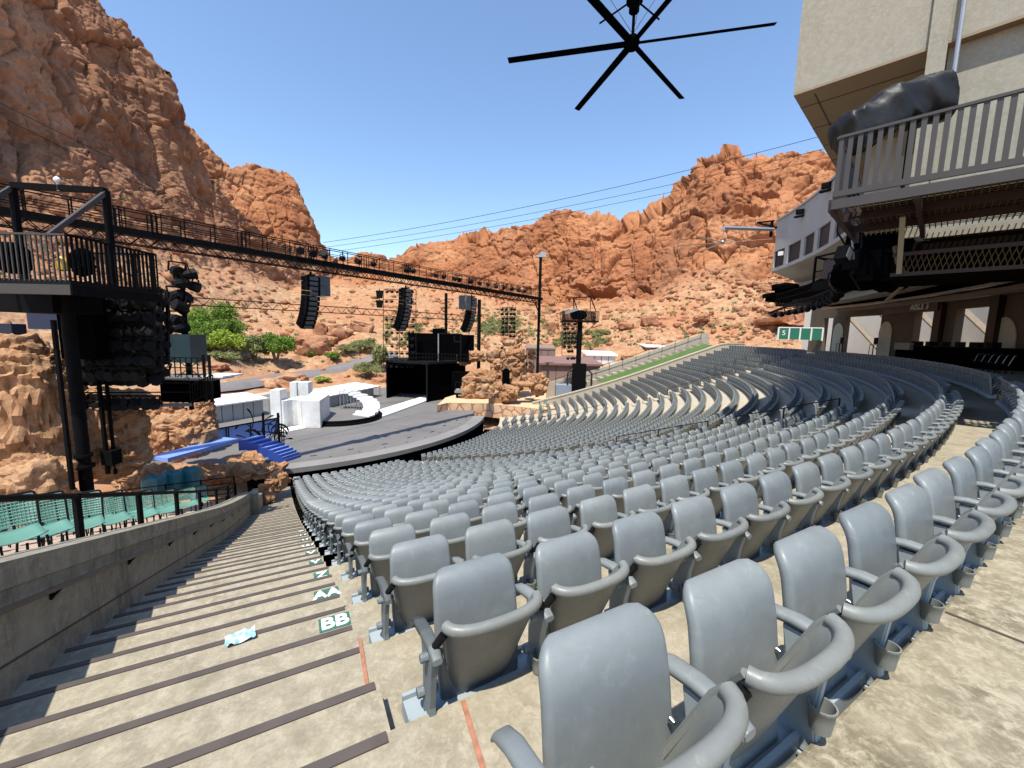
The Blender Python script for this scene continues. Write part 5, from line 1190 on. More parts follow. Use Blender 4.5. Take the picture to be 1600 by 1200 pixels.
# ================================================================ right-hand spotlight tower (twin of the left one)
rp = at(904, 560, 53.5)
r2 = root('lighting_tower', 'slim black pole carrying a railed spotlight platform in front of brown roofs', 'lighting tower', (rp[0], rp[1], -8))
MB().tube([(rp[0], rp[1], -10), (rp[0], rp[1], at(906, 500, 53.5)[2])], .33, 14).build('pole', BLACK, r2, True)
q0_, q1_ = at(879, 500, 53), at(935, 500, 53); zz = q0_[2]; hh = at(879, 486, 53)[2]-zz
MB().box(((q0_[0]+q1_[0])/2, 54, zz-.1), (q1_[0]-q0_[0], 2.6, .2)).build('floor', BLACK, r2)
for yy, nm in ((52.8, 'front_railing'), (55.2, 'rear_railing')):
    m = MB()
    for x in np.linspace(q0_[0], q1_[0], 26): m.bar((x, yy, zz), (x, yy, zz+hh), .07)
    m.bar((q0_[0], yy, zz+hh), (q1_[0], yy, zz+hh), .09); m.build(nm, BLACK, r2)
m = MB(); t0, t1 = at(896, 465, 53.6), at(923, 464, 53.6); m.bar(t0, t1, .13); m.bar(t0, at(897, 486, 53.6), .12); m.bar(t0, at(902, 484, 52.9), .1); m.bar(t1, at(931, 486, 53.6), .12); m.bar(t1, at(922, 486, 54.6), .1); m.build('portal_frame', BLACK, r2)
m = MB(); m.bar(at(934, 502, 53.2), at(909, 525, 53.5), .09); m.build('brace', BLACK, r2)
m = blob_mesh([((rp[0]-.2, 53.6, zz+.7), (1.0, .6, .6), 0)], 77, amp=.4, sc=.6, strata=0); m.build('covered_light', BLACKM, r2, True)
m = MB(); p = at(893, 486, 52.9); m.obox(p, (.8, 0, .28), (0, .2, 0), (-.05, 0, .16)); m.build('pale_sheet', GALV, r2)
rb = at(905, 590, 53); MB().box((rb[0], rb[1]+.4, rb[2]), (1.7, 1.2, 3.6)).build('base_cabinet', BLACK, r2)
m = MB()
for sx in (-1.6, 1.5): m.tube([(rb[0]+sx*.6, rb[1]-.6, rb[2]+1.2), (rb[0]+sx, rb[1]-.6, rb[2]+.6), (rb[0]+sx, rb[1]-.6, rb[2]-1)], .12, 6)
m.build('cage', REDS, r2)
# teal chairs and folded seats at the foot of the tower
for i, (x, y) in enumerate(((846, 640), (854, 636), (848, 646), (866, 612), (896, 603), (905, 598), (912, 607), (936, 592), (944, 588), (952, 596))):
    p = atz(x, y, -8.7 if i < 3 else -8.0); dup_tree(mc, p, face+random.uniform(-.6, .6), 'teal mesh chair %s from the left beyond the far end of the rows' % ordw(sorted((846, 854, 848, 866, 896, 905, 912, 936, 944, 952)).index(x)+1))['group'] = 'teal mesh chairs beyond the flank wall'
gb = at(880, 605, 53); tag(MB().box((gb[0], gb[1], gb[2]-.4), (2.0, 1.4, 1.6)).build('grey_crate', M('grey_blue_box', (.23, .27, .31), .7), bevel=.04), 'grey-blue square box at the foot of the right spotlight tower', 'box')
# ================================================================ control building, balcony and canopy at the right
UPZ = np.array([0, 0, 1.])
AV = np.array([sin(rad(46)), cos(rad(46)), 0]); BV = np.array([AV[1], -AV[0], 0])    # along the bowl / outward
K = atz(1240, 148, 7.0)
def pxx(p): d = p@_F; return 800+FPX*(p@_RX)/d
LB = next(s for s in np.arange(.5, 12, .02) if pxx(K+BV*s) > 1449)
def kb(a, b, z): p = K+AV*a+BV*b; return np.array([p[0], p[1], z])
def quadbox(a0, a1, b0, b1, z0, z1): return MB().obox(kb((a0+a1)/2, (b0+b1)/2, (z0+z1)/2), AV*(a1-a0)/2, BV*(b1-b0)/2, (0, 0, (z1-z0)/2))
bd = root('control_building', 'tall pale stucco building overhanging the seats at the right', 'building', kb(5, 5, 0))
LE = next(s for s in np.arange(LB+1, 16, .05) if pxx(K+BV*s) > 1700)
quadbox(0, 13, 0, LE, 7.03, 15).build('upper_block', STUCCO, bd)
sf = MB(); sf.obox(kb(6.5, (LB+9)/2, 7.0), AV*6.5, BV*((LB+9)/2), (0, 0, .028)); sf.build('soffit', SOFF, bd)
m = MB()
for i in range(8): m.obox(kb(.9+1.7*i, 4, 6.966), AV*.012, BV*4.0, (0, 0, .006))
m.obox(kb(6.5, .45, 6.966), AV*6.2, BV*.012, (0, 0, .006)); m.build('soffit_joint', JOINT, bd)
quadbox(.25, .55, LB+.35, LE, 2.6, 7.02).build('wall', STUCCO, bd); quadbox(-.10, 0-.002, LB, LB+.33, 2.6, 15).build('pilaster', STUCCO, bd)
LE = next(s for s in np.arange(LB+1, 16, .05) if pxx(K+BV*s) > 1700)
quadbox(5.2, 5.5, 1.2, LB+.34, 2.6, 6.97).build('rear_wall', STUCW, bd)
for b_, r_ in ((LB+.5, .045), (LB+3.05, .03)):
    m = MB(); m.tube([kb(-.14 if b_ < LB+1 else -.06, b_, 3.8 if b_ > LB+1 else 5.9), kb(-.14 if b_ < LB+1 else -.06, b_, 13)], r_, 8); m.build('conduit', GALV, bd)
m = MB(); m.box(kb(.17, LB+3.0, 3.75), (.2, .2, .3)); m.build('junction_box', BLACK, bd)
m = MB()
for i in range(4): m.tube([kb(.02, LB+.5, 10+.1*i), kb(-.05, LB+2, 8.6-.15*i), kb(-.05, LB+5, 7.7-.2*i), kb(-.05, LB+9, 7.6-.25*i)], .02+.01*(i == 1), 6)
m.build('cable_bundle', DKSTEEL, bd)
# ---- balcony with railing
BC = ray(1305, 312)*8.2; ZB = BC[2]
def bb(a, b, z=0.): p = BC+AV*a+BV*b; return np.array([p[0], p[1], ZB+z])
bal = root('balcony', 'steel balcony with flat-bar railing projecting from the stucco building', 'balcony', bb(1.5, 4))
AD = float(((K-BC)@AV))
for a_ in np.arange(.05, AD+.2, .12): m = None
m = MB()
for b_ in np.arange(.1, 9.5, .10): m.bar(bb(.08, b_), bb(AD+.2, b_), .02, .035)
for a_ in np.arange(.1, AD, .16): m.bar(bb(a_, .1, -.005), bb(a_, 9.5, -.005), .012, .02)
m.build('grating', GRATE, bal)
MB().obox(bb((.95+AD-.4)/2, 4.9, .03), AV*(AD-1.35)/2, BV*4.6, (0, 0, .012)).build('floor_plate', DKCEIL, bal)
for a_, h in ((0, .18), (1.3, .16), (2.6, .16)): m = MB(); m.bar(bb(a_, -.05, -.10), bb(a_, 9.6, -.10), .07, h); m.build('edge_beam' if a_ == 0 else 'joist', RAILB if a_ == 0 else REDS, bal)
m = MB(); m.bar(bb(0, -.06, -.10), bb(AD, -.06, -.10), .09, .22); m.build('side_beam', REDS, bal)
for i in range(5): m = MB(); m.bar(bb(0, 1.2+1.9*i, -.16), bb(AD+.2, 1.2+1.9*i, -.16), .08, .14); m.build('bearer', REDS, bal)
RH = 1.18; nb = 0
m = MB(); m.bar(bb(0, -.05, RH), bb(0, 9.6, RH), .075, .05); m.build('top_rail', RAILB, bal)
m = MB(); m.bar(bb(0, -.05, .10), bb(0, 9.6, .10), .05, .11); m.build('bottom_rail', RAILB, bal)
for b_ in np.arange(0, 9.5, .145): m = MB(); m.bar(bb(0, b_, .12), bb(0, b_, RH-.02), .035, .075, tuple(BV)); m.build('baluster', RAILB, bal)
m = MB()
for a_ in np.arange(.25, AD, .27): m.bar(bb(a_, -.05, .05), bb(a_, -.05, RH), .06, .03)
m.bar(bb(0, -.05, RH), bb(AD, -.05, RH), .06, .05); m.build('side_railing', RAILB, bal)
# covered follow spot
t0 = ray(1300, 205)*8.9; t1 = ray(1478, 150)*8.6; dv = t1-t0; L_ = np.linalg.norm(dv); dv /= L_; sv = np.cross(dv, UPZ); sv /= np.linalg.norm(sv); uv_ = np.cross(sv, dv)
tarp = root('tarp_cover', 'crumpled black tarp shrouding a spotlight above the balcony railing', 'cover', (t0+t1)/2); rings = []
nr, ns = 72, 52
for i in range(nr):
    s = i/(nr-1); hh = np.interp(s, [0, .06, .3, .48, .6, .95, 1], [.17, .31, .32, .40, .38, .42, .34]); ww = np.interp(s, [0, .08, .5, .95, 1], [.14, .34, .40, .36, .22]); off = np.interp(s, [0, .3, .48, .55, 1], [-.10, -.08, .06, .08, .0])
    sag = np.interp(s, [0, .1, .45, .55, .7, 1], [.28, .15, .12, .10, .04, .02]); rr = []
    for k_ in range(ns):
        t = 2*pi*k_/ns; c_, s_ = cos(t), sin(t); x = np.sign(c_)*abs(c_)**.65*ww; z = np.sign(s_)*abs(s_)**.65*hh
        if z < 0: z -= sag*(.6+.4*sin(9*s+3*c_))
        rr.append(t0+dv*s*L_+sv*x+uv_*(z+off))
    rings.append(rr)
Pt = np.array(rings); q = Pt.reshape(-1, 3); sk_ = q+q[:, [2, 2, 0]]*.6; d_ = .06*(1-np.abs(vnoise(sk_*1.6, 5))*2.6)+.035*(1-np.abs(vnoise(sk_*np.array([4.2, 4.2, 2.]), 9))*2.4); cen = Pt.mean(1, keepdims=True); nn = Pt-cen; nn /= np.linalg.norm(nn, axis=2)[:, :, None]
Pt = Pt+nn*d_.reshape(nr, ns)[:, :, None]
tq = MB().loft([list(r) for r in Pt]).build('tarp', TARP, tarp, True); tq.data.set_sharp_from_angle(angle=rad(70))
for s, dx in ((.28, .0), (.72, .1)):
    p = t0+dv*s*L_; m = MB(); m.tube([p-UPZ*.2, np.array([p[0], p[1], ZB+.1])], .035, 8)
    for k_ in range(3): m.tube([np.array([p[0], p[1], ZB+.5]), np.array([p[0]+.4*cos(2.1*k_), p[1]+.4*sin(2.1*k_), ZB+.02])], .02, 6)
    m.build('stand', BLACK, tarp)
# lower service deck, ceiling and beams under the balcony
ld = root('service_deck', 'lower rusty mesh deck slung under the balcony', 'deck', bb(3, 4, -1))
m = MB()
for b_ in np.arange(.9, 9.5, .09): m.bar(bb(2.4, b_, -1.25), bb(2.45, b_+.12, -.85), .014)
for b_ in np.arange(.9, 9.5, .09): m.bar(bb(2.45, b_, -.85), bb(2.4, b_+.12, -1.25), .014)
m.build('mesh_panel', GRATE, ld)
for dz in (-1.28, -.83): m = MB(); m.bar(bb(2.42, .8, dz), bb(2.42, 9.6, dz), .06, .08); m.build('beam', REDS, ld)
m = MB(); m.obox(bb(3.6, 5.2, -1.3), AV*1.2, BV*4.4, (0, 0, .03)); m.build('floor', DKCEIL, ld)
for b_ in (.95, 4.2, 7.4):
    m = MB(); m.bar(bb(1.4, b_, -.2), bb(2.35, b_, -1.25), .09); m.build('hanger', BEIGE if b_ < 5 else RAILB, ld)
cy_ = root('canopy', 'dark canopy roof shading the upper seats', 'canopy', pol(55, -25, 4))
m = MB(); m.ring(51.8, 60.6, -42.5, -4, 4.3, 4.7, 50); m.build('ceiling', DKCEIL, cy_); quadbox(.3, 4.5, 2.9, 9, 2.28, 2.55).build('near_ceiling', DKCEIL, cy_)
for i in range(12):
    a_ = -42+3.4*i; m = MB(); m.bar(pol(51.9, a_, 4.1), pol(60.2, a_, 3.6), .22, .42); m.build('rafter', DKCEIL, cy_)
for R_, z_, h_, M_ in ((52.0, 4.0, .6, DKCEIL), (54.2, 3.35, .5, BEIGE), (56.6, 3.15, .16, GALV), (58.0, 3.05, .30, BEIGE), (59.2, 3.1, .14, GALV), (59.75, 3.35, .7, SIGNB)):
    m = MB(); m.ring(R_, R_+.22, -42.5, -6, z_-h_/2, z_+h_/2, 50); m.build('cross_beam', M_, cy_)
# ---- rear wall with openings
def far_cyl(x, y, R):
    d = ray(x, y); t = np.linspace(5, 90, 8000); rr = np.hypot(d[0]*t-CX, d[1]*t-CY); i = np.where((rr[:-1] < R) & (rr[1:] >= R))[0]; return d*t[i[-1]]
def far_ang(x, y, R): p = far_cyl(x, y, R); return math.degrees(math.atan2(p[1]-CY, p[0]-CX))
RW = 60.0; zh = far_cyl(1345, 494, RW)[2]
ops = [(1286, 1300), (1319, 1375), (1427, 1463), (1490, 1557)]
edges_ = sorted([tuple(sorted((far_ang(a, 515, RW), far_ang(b, 515, RW)))) for a, b in ops])
rw = root('entrance_wall', 'shaded rear wall with bright doorways behind the upper seats', 'wall', pol(RW, -15, 0))
pts_ = [-48.]+[v for e in edges_ for v in e]+[0.5]
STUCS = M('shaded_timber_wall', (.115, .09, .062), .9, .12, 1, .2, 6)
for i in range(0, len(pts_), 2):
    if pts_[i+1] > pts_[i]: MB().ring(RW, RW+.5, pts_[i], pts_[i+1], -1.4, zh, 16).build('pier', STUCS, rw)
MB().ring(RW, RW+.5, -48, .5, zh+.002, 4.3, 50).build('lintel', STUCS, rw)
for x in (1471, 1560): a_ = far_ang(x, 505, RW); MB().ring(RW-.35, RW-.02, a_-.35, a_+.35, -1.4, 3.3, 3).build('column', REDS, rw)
SUNARCH = M('painted_sun_arch', (.52, .49, .38), .9, .08, .8, .2, 10)  # pale colour painting arch-shaped patches of sunlight on the rear wall
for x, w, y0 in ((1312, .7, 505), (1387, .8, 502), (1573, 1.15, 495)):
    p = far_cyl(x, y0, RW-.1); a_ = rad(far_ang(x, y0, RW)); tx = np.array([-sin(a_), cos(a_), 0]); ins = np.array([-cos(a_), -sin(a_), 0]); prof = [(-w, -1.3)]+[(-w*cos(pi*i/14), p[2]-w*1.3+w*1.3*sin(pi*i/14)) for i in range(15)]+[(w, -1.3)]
    base = pol(RW-.04, math.degrees(a_)); f_ = [base+tx*u+UPZ*v for u, v in prof]; g_ = [q+ins*.05 for q in f_]; MB().loft([f_, g_]).build('sun_patch_arch', SUNARCH, rw)
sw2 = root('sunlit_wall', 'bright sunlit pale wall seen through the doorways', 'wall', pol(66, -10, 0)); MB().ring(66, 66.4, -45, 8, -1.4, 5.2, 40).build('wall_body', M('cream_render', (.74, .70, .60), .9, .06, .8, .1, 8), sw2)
for i in range(6):
    a_ = -22.5+4.0*i; m = MB(); m.bar(pol(65.9, a_, -1.3), pol(61.6, a_+1.6, 4.2), .5, .35); m.build('raking_buttress', CONCL, sw2)
# AISLE 3 sign
asn = root('aisle_sign', 'brown aisle sign with white letters over the middle doorway', 'sign', far_cyl(1438, 480, 59.6))
pa, pb_ = far_cyl(1380, 480, 59.6), far_cyl(1466, 480, 59.6); pm = (pa+pb_)/2; tx = (pb_-pa); tx[2] = 0; Ls = np.linalg.norm(tx); tx /= Ls; ins = np.cross(tx, UPZ); zt_ = far_cyl(1438, 487, 59.6)[2]
m = MB(); m.obox(np.array([pm[0], pm[1], zt_+.32]), tx*Ls/2, ins*.04, (0, 0, .34)); m.build('board', SIGNB, asn)
pc_ = far_cyl(1438, 479, 59.5); letters('AISLE 3', np.array([pc_[0], pc_[1], zt_+.36])+ins*.06, .62, 'lettering', asn, WHITEP, tuple(tx), (0, 0, 1), .01, .012)
# control desk, box, pale chairs
dsk = root('mixing_desk', 'long black control desk enclosure in front of the doorways', 'desk', pol(57.3, -17, -1)); a0_, a1_ = sorted((far_ang(1402, 545, 57.3), far_ang(1552, 545, 57.3)))
MB().ring(57.2, 58.6, a0_, a1_, -1.4, -.25, 20).build('enclosure', BLACKM, dsk); MB().ring(57.1, 58.7, a0_, a1_, -.248, -.18, 20).build('top', BLACK, dsk)
for i in range(6): p = pol(57.8, a0_+(a1_-a0_)*(.12+.15*i), 0); q = MB().box((p[0], p[1], -.03), (.5, .4, .3), .3*i); q.build('console', DKSTEEL, dsk)
p = far_cyl(1412, 541, 57.0); tag(MB().box((p[0], p[1], p[2]), (.25, 1.7, .5), rad(-15)).build('beige_box', BEIGE), 'beige box panel at the left end of the black control desk', 'box')
PALE = {}
for i in range(6):
    p = far_cyl(1521+10*i, 556, 56.2); t = dup_tree(mc, (p[0], p[1], -1.35), rad(200+4*i), 'pale-framed chair, %s from the left in the row under the canopy' % ordw(i+1)); t['group'] = 'chairs under the canopy'
    for c_ in t.children: c_.data = PALE.setdefault(c_.data.name, c_.data.copy()) if c_.data.name not in PALE else PALE[c_.data.name]; c_.data.materials[0] = GALV if 'frame' in c_.name else BLACK
for i, x in enumerate((1313, 1366)):
    p = far_cyl(x, 530, 59.0); r = root('bar_stool', 'tall dark stool beside the %s doorway pier' % ('left' if i == 0 else 'second'), 'stool', (p[0], p[1], -1.36)); o = ORG[r.name]
    MB().box(o+UPZ*1.1, (.4, .4, .06)).build('seat', DKSTEEL, r); MB().box(o+np.array([.18, 0, 1.45]), (.05, .4, .6)).build('backrest', DKSTEEL, r)
    for sx in (-1, 1):
        for sy in (-1, 1): m = MB(); m.bar(o+np.array([sx*.16, sy*.16, 1.08]), o+np.array([sx*.2, sy*.2, 0]), .035); m.build('leg', DKSTEEL, r)
# ---- curved control booth
RB_ = 50.5; pe = far_cyl(1207, 425, RB_); ae = math.degrees(math.atan2(pe[1]-CY, pe[0]-CX)); zb0 = pe[2]; zb1 = far_cyl(1213, 347, RB_)[2]
bt = root('control_booth', 'white curved control booth with a row of dark windows above the far seats', 'building', pol(RB_+2, -20, 8))
wz0, wz1 = far_cyl(1216, 417, RB_)[2], far_cyl(1216, 391, RB_)[2]
wins = [tuple(sorted((far_ang(a, 400, RB_), far_ang(b, 400, RB_)))) for a, b in ((1208.5, 1225), (1230, 1249), (1254.5, 1269), (1274.5, 1292), (1299, 1318))]
wins = sorted(wins); amin = -44.
cuts = [amin]+[v for w in wins for v in w]+[ae]
for i in range(0, len(cuts), 2): MB().ring(RB_, RB_+.3, cuts[i], cuts[i+1], wz0, wz1, 12).build('wall', STUCW, bt)
MB().ring(RB_, RB_+.3, amin, ae, wz1+.002, zb1, 40).build('wall', STUCW, bt); MB().ring(RB_-.06, RB_+.3, amin, ae, zb0, wz0-.002, 40).build('sill_band', STUCW, bt)
for a, b in wins:
    w = MB().ring(RB_+.14, RB_+.18, a, b, wz0, wz1, 4).build('window', GLASSD, bt)
    MB().ring(RB_-.04, RB_+.1, a-.12, b+.12, wz0-.14, wz0-.004, 4).build('sill', WHITEP, w)
MB().ring(RB_-.12, RB_+8, amin, ae+.15, zb1+.002, zb1+.16, 40).build('roof', GALV, bt); MB().ring(RB_+.302, RB_+8, ae-.35, ae, zb0, zb1, 2).build('end_wall', STUCW, bt)
m = MB(); rg = []
for i in range(31): a_ = -34+(ae+34)*i/30; rg.append([pol(RB_-.05, a_, zb0-.004), pol(RB_+2.4, a_, zb0-1.0), pol(RB_+3.4, a_, zb0-1.0), pol(RB_+3.4, a_, zb0-.004)])
m.loft(rg); m.build('sloped_soffit', STUCW, bt)
a0_ = far_ang(1244, 440, RB_+2.6); MB().ring(RB_+2.4, RB_+3.4, -30, a0_, zb0-3.2, zb0-1.0, 30).build('lower_block', STUCW, bt)
for x, y in ((1250, 331), (1291, 290)):
    p = far_cyl(x, y, RB_-.25); m = MB(); m.box(p, (.35, .5, .35), .7); m.box(p-UPZ*.35, (.3, .7, .12), .5); m.build('floodlight', BLACK, bt)
p = far_cyl(1220, 396, RB_-.15); MB().box(p, (.15, .4, .35), .5).build('camera_box', WHITEP, bt)
# catwalk under the booth with lamps
cw_ = root('booth_catwalk', 'curved black catwalk hung with lamps below the white booth', 'catwalk', pol(49.6, -25, 4)); zc_ = far_cyl(1214, 479, 49.6)[2]; ac = far_ang(1213, 479, 49.6)
MB().ring(49.5, 50.6, -42, ac, zc_, zc_+.12, 40).build('floor', BLACK, cw_); m = MB()
hcat = far_cyl(1214, 460, 49.6)[2]-zc_
for a_ in np.arange(-42, ac, .38): m.bar(pol(49.55, a_, zc_+.1), pol(49.55, a_, zc_+hcat), .05)
for h in (.55, 1.): m.tube([pol(49.55, a_, zc_+hcat*h) for a_ in np.linspace(-42, ac, 40)], .04, 5)
for y in np.arange(0, 1.05, .2): m.bar(pol(49.55+y, ac, zc_), pol(49.55+y, ac, zc_+hcat), .05)
m.build('railing', BLACK, cw_); m = MB(); m.tube([pol(49.2, a_, zc_-.5-.25*sin((a_-ac)*.3)) for a_ in np.linspace(-42, ac+.4, 40)], .09, 6); m.build('lamp_pipe', BLACK, cw_)
for i, a_ in enumerate(np.arange(-41, ac, 1.9)):
    c = dup(LAMP, 'lamp', pol(49.2, a_, zc_-.75)-ORG[cw_.name], None, cw_); c.scale = (1.5,)*3; c.rotation_euler = (random.uniform(-.6, .2), 0, random.uniform(1, 3))
p = far_cyl(1226, 450, 50.0); tag(blob_mesh([((p[0], p[1], p[2]), (.9, .9, .42), .5)], 81, amp=.4, sc=.6, strata=0).build('covered_spotlight', BLACKM, smooth=True), 'long spotlight under a black cover on the end of the curved catwalk', 'spotlight')
fb = root('frame_platform', 'open black frame platform hanging below the booth soffit', 'platform', at(1302, 425, 22))
A0, A1, B0, B1 = at(1270, 448, 23), at(1345, 436, 19), at(1273, 402, 23), at(1347, 384, 19); B0[:2] = A0[:2]; B1[:2] = A1[:2]; off = np.array([1.4, .9, 0])
for p, q, w in ((A0, A1, .45), (B0, B1, .09), (A0, B0, .09), (A1, B1, .09), (A0+off, B0+off, .09), (A1+off, B1+off, .09), (B0+off, B1+off, .08), (B0, B0+off, .08), (B1, B1+off, .08), ((A0+B0)/2, (A1+B1)/2, .06), (B0, (A1+B1)/2, .05)): m = MB(); m.bar(p, q, .09 if w > .2 else w, w); m.build('member', BLACK, fb)
p = at(1300, 422, 21.4); m = MB(); m.box(p, (.9, .5, .9), .6); m.build('motor_box', SIGNB, fb)
# dark speaker cluster and floodlight hung by the balcony corner
sc = root('speaker_cluster', 'big black hanging loudspeaker cluster and cables beyond the balcony corner', 'loudspeaker', at(1365, 400, 14)); q = at(1362, 385, 14.2)
blob_mesh([((q[0], q[1], q[2]), (.75, .7, 1.2), .6), ((q[0]-.1, q[1]+.2, q[2]-.9), (.9, .7, .5), .4), ((q[0]+.6, q[1]-.2, q[2]-.6), (.55, .6, .9), .6)], 91, amp=.35, sc=.5, strata=0).build('shroud', BLACKM, sc, True)
for k_ in range(7):
    p = at(1335+11*k_, 405+9*(k_ % 3), 13.6); m = MB(); m.obox(p, (.22, .12, .04), (-.1, .2, 0), (0, .02, .3)); m.build('cabinet', BLACK, sc)
m = MB(); m.tube([at(1350, 325, 13.5), at(1345, 400, 13.4), at(1330, 430, 13.4), at(1345, 455, 13.4)], .03, 6); m.tube([at(1310, 345, 12.8), at(1308, 362, 12.8), at(1322, 385, 12.9), at(1338, 410, 13)], .025, 6); m.build('hanging_cable', DKSTEEL, sc, True)
m = MB(); m.tube([at(1398, 385, 12.6), at(1402, 410, 12.7), at(1418, 432, 12.7), at(1408, 450, 12.8), at(1385, 470, 13)], .06, 6); m.build('draped_cable', M('tan_cable', (.16, .10, .05), .8), sc, True)
p = at(1318, 398, 12.8); fl_ = root('floodlight', 'square floodlight with a grey face hung left of the black loudspeaker cluster', 'floodlight', p); m = MB(); m.obox(p, np.array([.16, .1, -.06]), np.array([-.07, .14, 0]), np.array([.05, 0, .19])); m.build('housing', BLACK, fl_); m = MB(); m.obox(p-np.array([-.06, .15, .0])*1.0, np.array([.12, .08, -.05]), np.array([-.004, .008, 0]), np.array([.035, 0, .14])); m.build('lens', GALV, fl_)
m = MB(); m.tube([p, at(1334, 405, 12.9), at(1330, 360, 13)], .03, 6); m.build('bracket', GALV, fl_)
# green-panelled booth beyond
gp = root('green_booth', 'low booth of green panels in white frames at the top of the far rows', 'booth', at(1248, 530, 47)); g0, g1 = at(1215, 531, 47), at(1284, 531, 45.5); gh = at(1250, 512, 46.2)[2]-g0[2]; gd = g1-g0; gd[2] = 0; Lg = np.linalg.norm(gd); gd /= Lg; gi = np.cross(gd, UPZ)
GREENP = M('green_panel', (.02, .17, .11), .6, .08, 2)
for i in range(4):
    m = MB(); m.obox(g0+gd*Lg*(i+.5)/4+UPZ*gh/2, gd*(Lg/8-.08), gi*.05, (0, 0, gh/2-.08)); m.build('panel', GREENP, gp)
for i in range(5): m = MB(); m.obox(g0+gd*Lg*i/4+UPZ*gh/2, gd*.075, gi*.07, (0, 0, gh/2)); m.build('frame_post', WHITEP, gp)
m = MB(); m.obox(g0+gd*Lg/2+UPZ*gh, gd*Lg/2, gi*.075, (0, 0, .06)); m.build('top_frame', WHITEP, gp)
letters('5', g0+gd*Lg*.125+UPZ*gh*.55+gi*.08, .75, 'lettering', gp, WHITEP, tuple(gd), (0, 0, 1), .008, .01)
# ---- fans
def fan(name, hub, tip, length, chord, label, mat, n=6, drop_=1.0, top=None):
    r = root(name, label, 'fan', hub); a0 = math.atan2(tip[1]-hub[1], tip[0]-hub[0]); h = np.array(hub)
    m = MB(); m.loft([[(h[0]+q*cos(2*pi*i/24), h[1]+q*sin(2*pi*i/24), h[2]+z) for i in range(24)] for q, z in ((.04, -.13), (.12, -.12), (.15, -.06), (.17, .02), (.15, .10), (.10, .16), (.04, .18))]); m.build('hub', mat, r, True)
    for i in range(n):
        a = a0+2*pi*i/n; u = np.array([cos(a), sin(a), 0]); v = np.array([-sin(a), cos(a), 0]); w = v*cos(rad(13))+UPZ*sin(rad(13)); nn = np.cross(u, w); rings = []
        for s in (.10, .16, .6, length):
            c = chord*(.35 if s < .12 else 1.)/2; rings.append([h+u*s-w*c, h+u*s-w*c*.3+nn*.016, h+u*s+w*c, h+u*s-w*c*.2-nn*.008])
        m = MB(); m.loft(rings); m.build('blade', mat, r)
    m = MB(); m.tube([h+UPZ*.15, h+UPZ*drop_], .035, 8); m.build('down_rod', mat, r)
    return r
hub = ray(988, 68)*9.6
f1 = fan('ceiling_fan', hub, atz(1199, 39, hub[2]), 3.02, .175, 'huge black six-bladed fan hanging against the sky at the top', BLACKM, drop_=.95)
m = MB(); m.loft([[(hub[0]+q*cos(2*pi*i/16), hub[1]+q*sin(2*pi*i/16), hub[2]+z) for i in range(16)] for q, z in ((.05, .62), (.12, .68), (.12, .84), (.19, .88), (.19, .98))]); m.build('motor', BLACKM, f1, True)
for dx, dy in ((-1.9, .2), (1.7, .25)): m = MB(); m.tube([hub+UPZ*.95, hub+np.array([dx*.4, dy, .55 if dx < 0 else .7])], .02, 6); m.build('strut', BLACKM, f1)
for dx, dy in ((-.7, .1), (.6, .2), (.1, -.6)): m = MB(); m.tube([hub+UPZ*.2, hub+np.array([dx, dy, 1.2])], .006, 5); m.build('guy_wire', DKSTEEL, f1)
m = MB(); m.tube([hub+UPZ*.95, hub+UPZ*2.4, kb(.4, -.0, 11.6)], .07, 8); m.build('support_arm', BLACKM, f1)
h2 = at(1129, 379, 37); e2 = at(1209, 353, 37.6)
f2 = fan('ceiling_fan', h2, atz(1195, 374, h2[2]), 3.7, .2, 'smaller-looking pale-bladed fan on a long pipe arm off the white booth', GALV, drop_=1.0)
m = MB(); m.tube([h2+UPZ*1.0, h2+UPZ*1.25, np.array([e2[0], e2[1], h2[2]+1.35])], .16, 8); m.build('support_arm', GALV, f2)
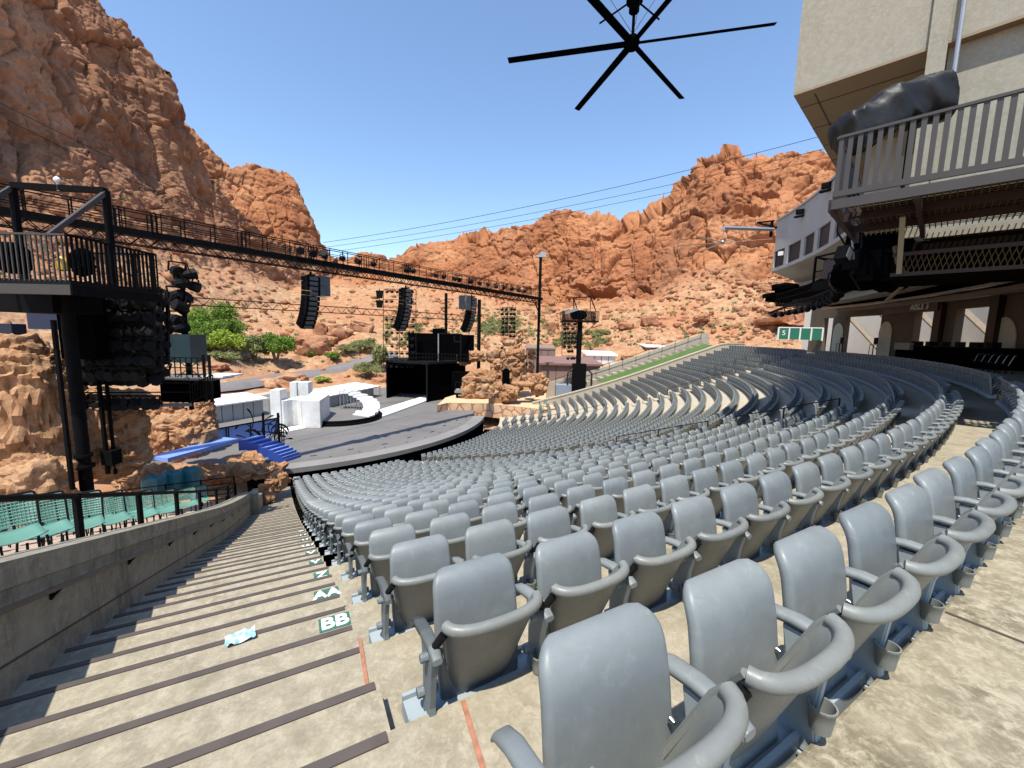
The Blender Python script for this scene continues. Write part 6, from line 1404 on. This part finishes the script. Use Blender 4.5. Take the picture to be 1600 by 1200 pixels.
m = MB(); m.bar((e2[0]-1.5, e2[1], h2[2]+1.9), (e2[0]+.3, e2[1], h2[2]+1.5), .12); m.bar((e2[0]-1.5, e2[1], h2[2]+1.9), (e2[0], e2[1], h2[2]+2.1), .12); m.bar((e2[0], e2[1]+.3, h2[2]+.8), (e2[0], e2[1]+.3, h2[2]+2.2), .18); m.build('bracket', BLACK, f2)
# ---- cables
def cable(p, q, sag, r, label):
    p, q = np.array(p), np.array(q); m = MB(); m.tube([p+(q-p)*i/30-UPZ*sag*4*(i/30)*(1-i/30) for i in range(31)], r, 5); tag(m.build('cable', DKSTEEL, smooth=True), label, 'cable', 'thin cables across the sky')
s0 = at(505, 379, 33); 
cable(s0, at(1282, 213, 25), .5, .016, 'topmost thin cable from the truss across the sky to the building')
cable(at(512, 386, 33), at(1290, 232, 26), .45, .014, 'middle thin cable crossing the sky to the building'); cable(at(530, 392, 34), at(1292, 246, 27), .4, .014, 'lowest thin cable crossing the sky to the building')
cable(at(-60, 130, 20), at(505, 395, 33), .3, .016, 'upper cable sloping down in front of the left cliff to the truss'); cable(at(-60, 150, 20), at(480, 393, 32.4), .5, .016, 'lower cable sloping down in front of the left cliff to the truss')
try: bpy.data.objects.remove(LAMP)
except NameError: pass
# ================================================================ light and sky
SH = (.146, .421)                      # ground shadow displacement per metre of height
sd = Vector((-SH[0], -SH[1], 1)).normalized()
L = bpy.data.lights.new('sun', 'SUN'); L.energy = 4.2; L.angle = rad(.53); L.color = (1, .94, .84)
lo = bpy.data.objects.new('sun', L); COL.objects.link(lo); lo.rotation_euler = sd.to_track_quat('Z', 'Y').to_euler()
W = bpy.data.worlds.new('World'); S.world = W; W.use_nodes = True; wt = W.node_tree
sky = wt.nodes.new('ShaderNodeTexSky'); sky.sky_type = 'NISHITA'; sky.sun_disc = False
sky.sun_elevation = math.asin(sd.z); sky.sun_rotation = math.atan2(sd.x, sd.y); sky.altitude = 900; sky.air_density = 1.15; sky.dust_density = .6; sky.ozone_density = 3.2
wt.links.new(sky.outputs[0], wt.nodes['Background'].inputs[0]); wt.nodes['Background'].inputs[1].default_value = .15
S.view_settings.view_transform = 'Standard'; S.view_settings.look = 'None'; S.view_settings.exposure = .72; S.view_settings.gamma = 1
S.render.engine = 'CYCLES'; S.cycles.max_bounces = 6; S.cycles.use_denoising = True
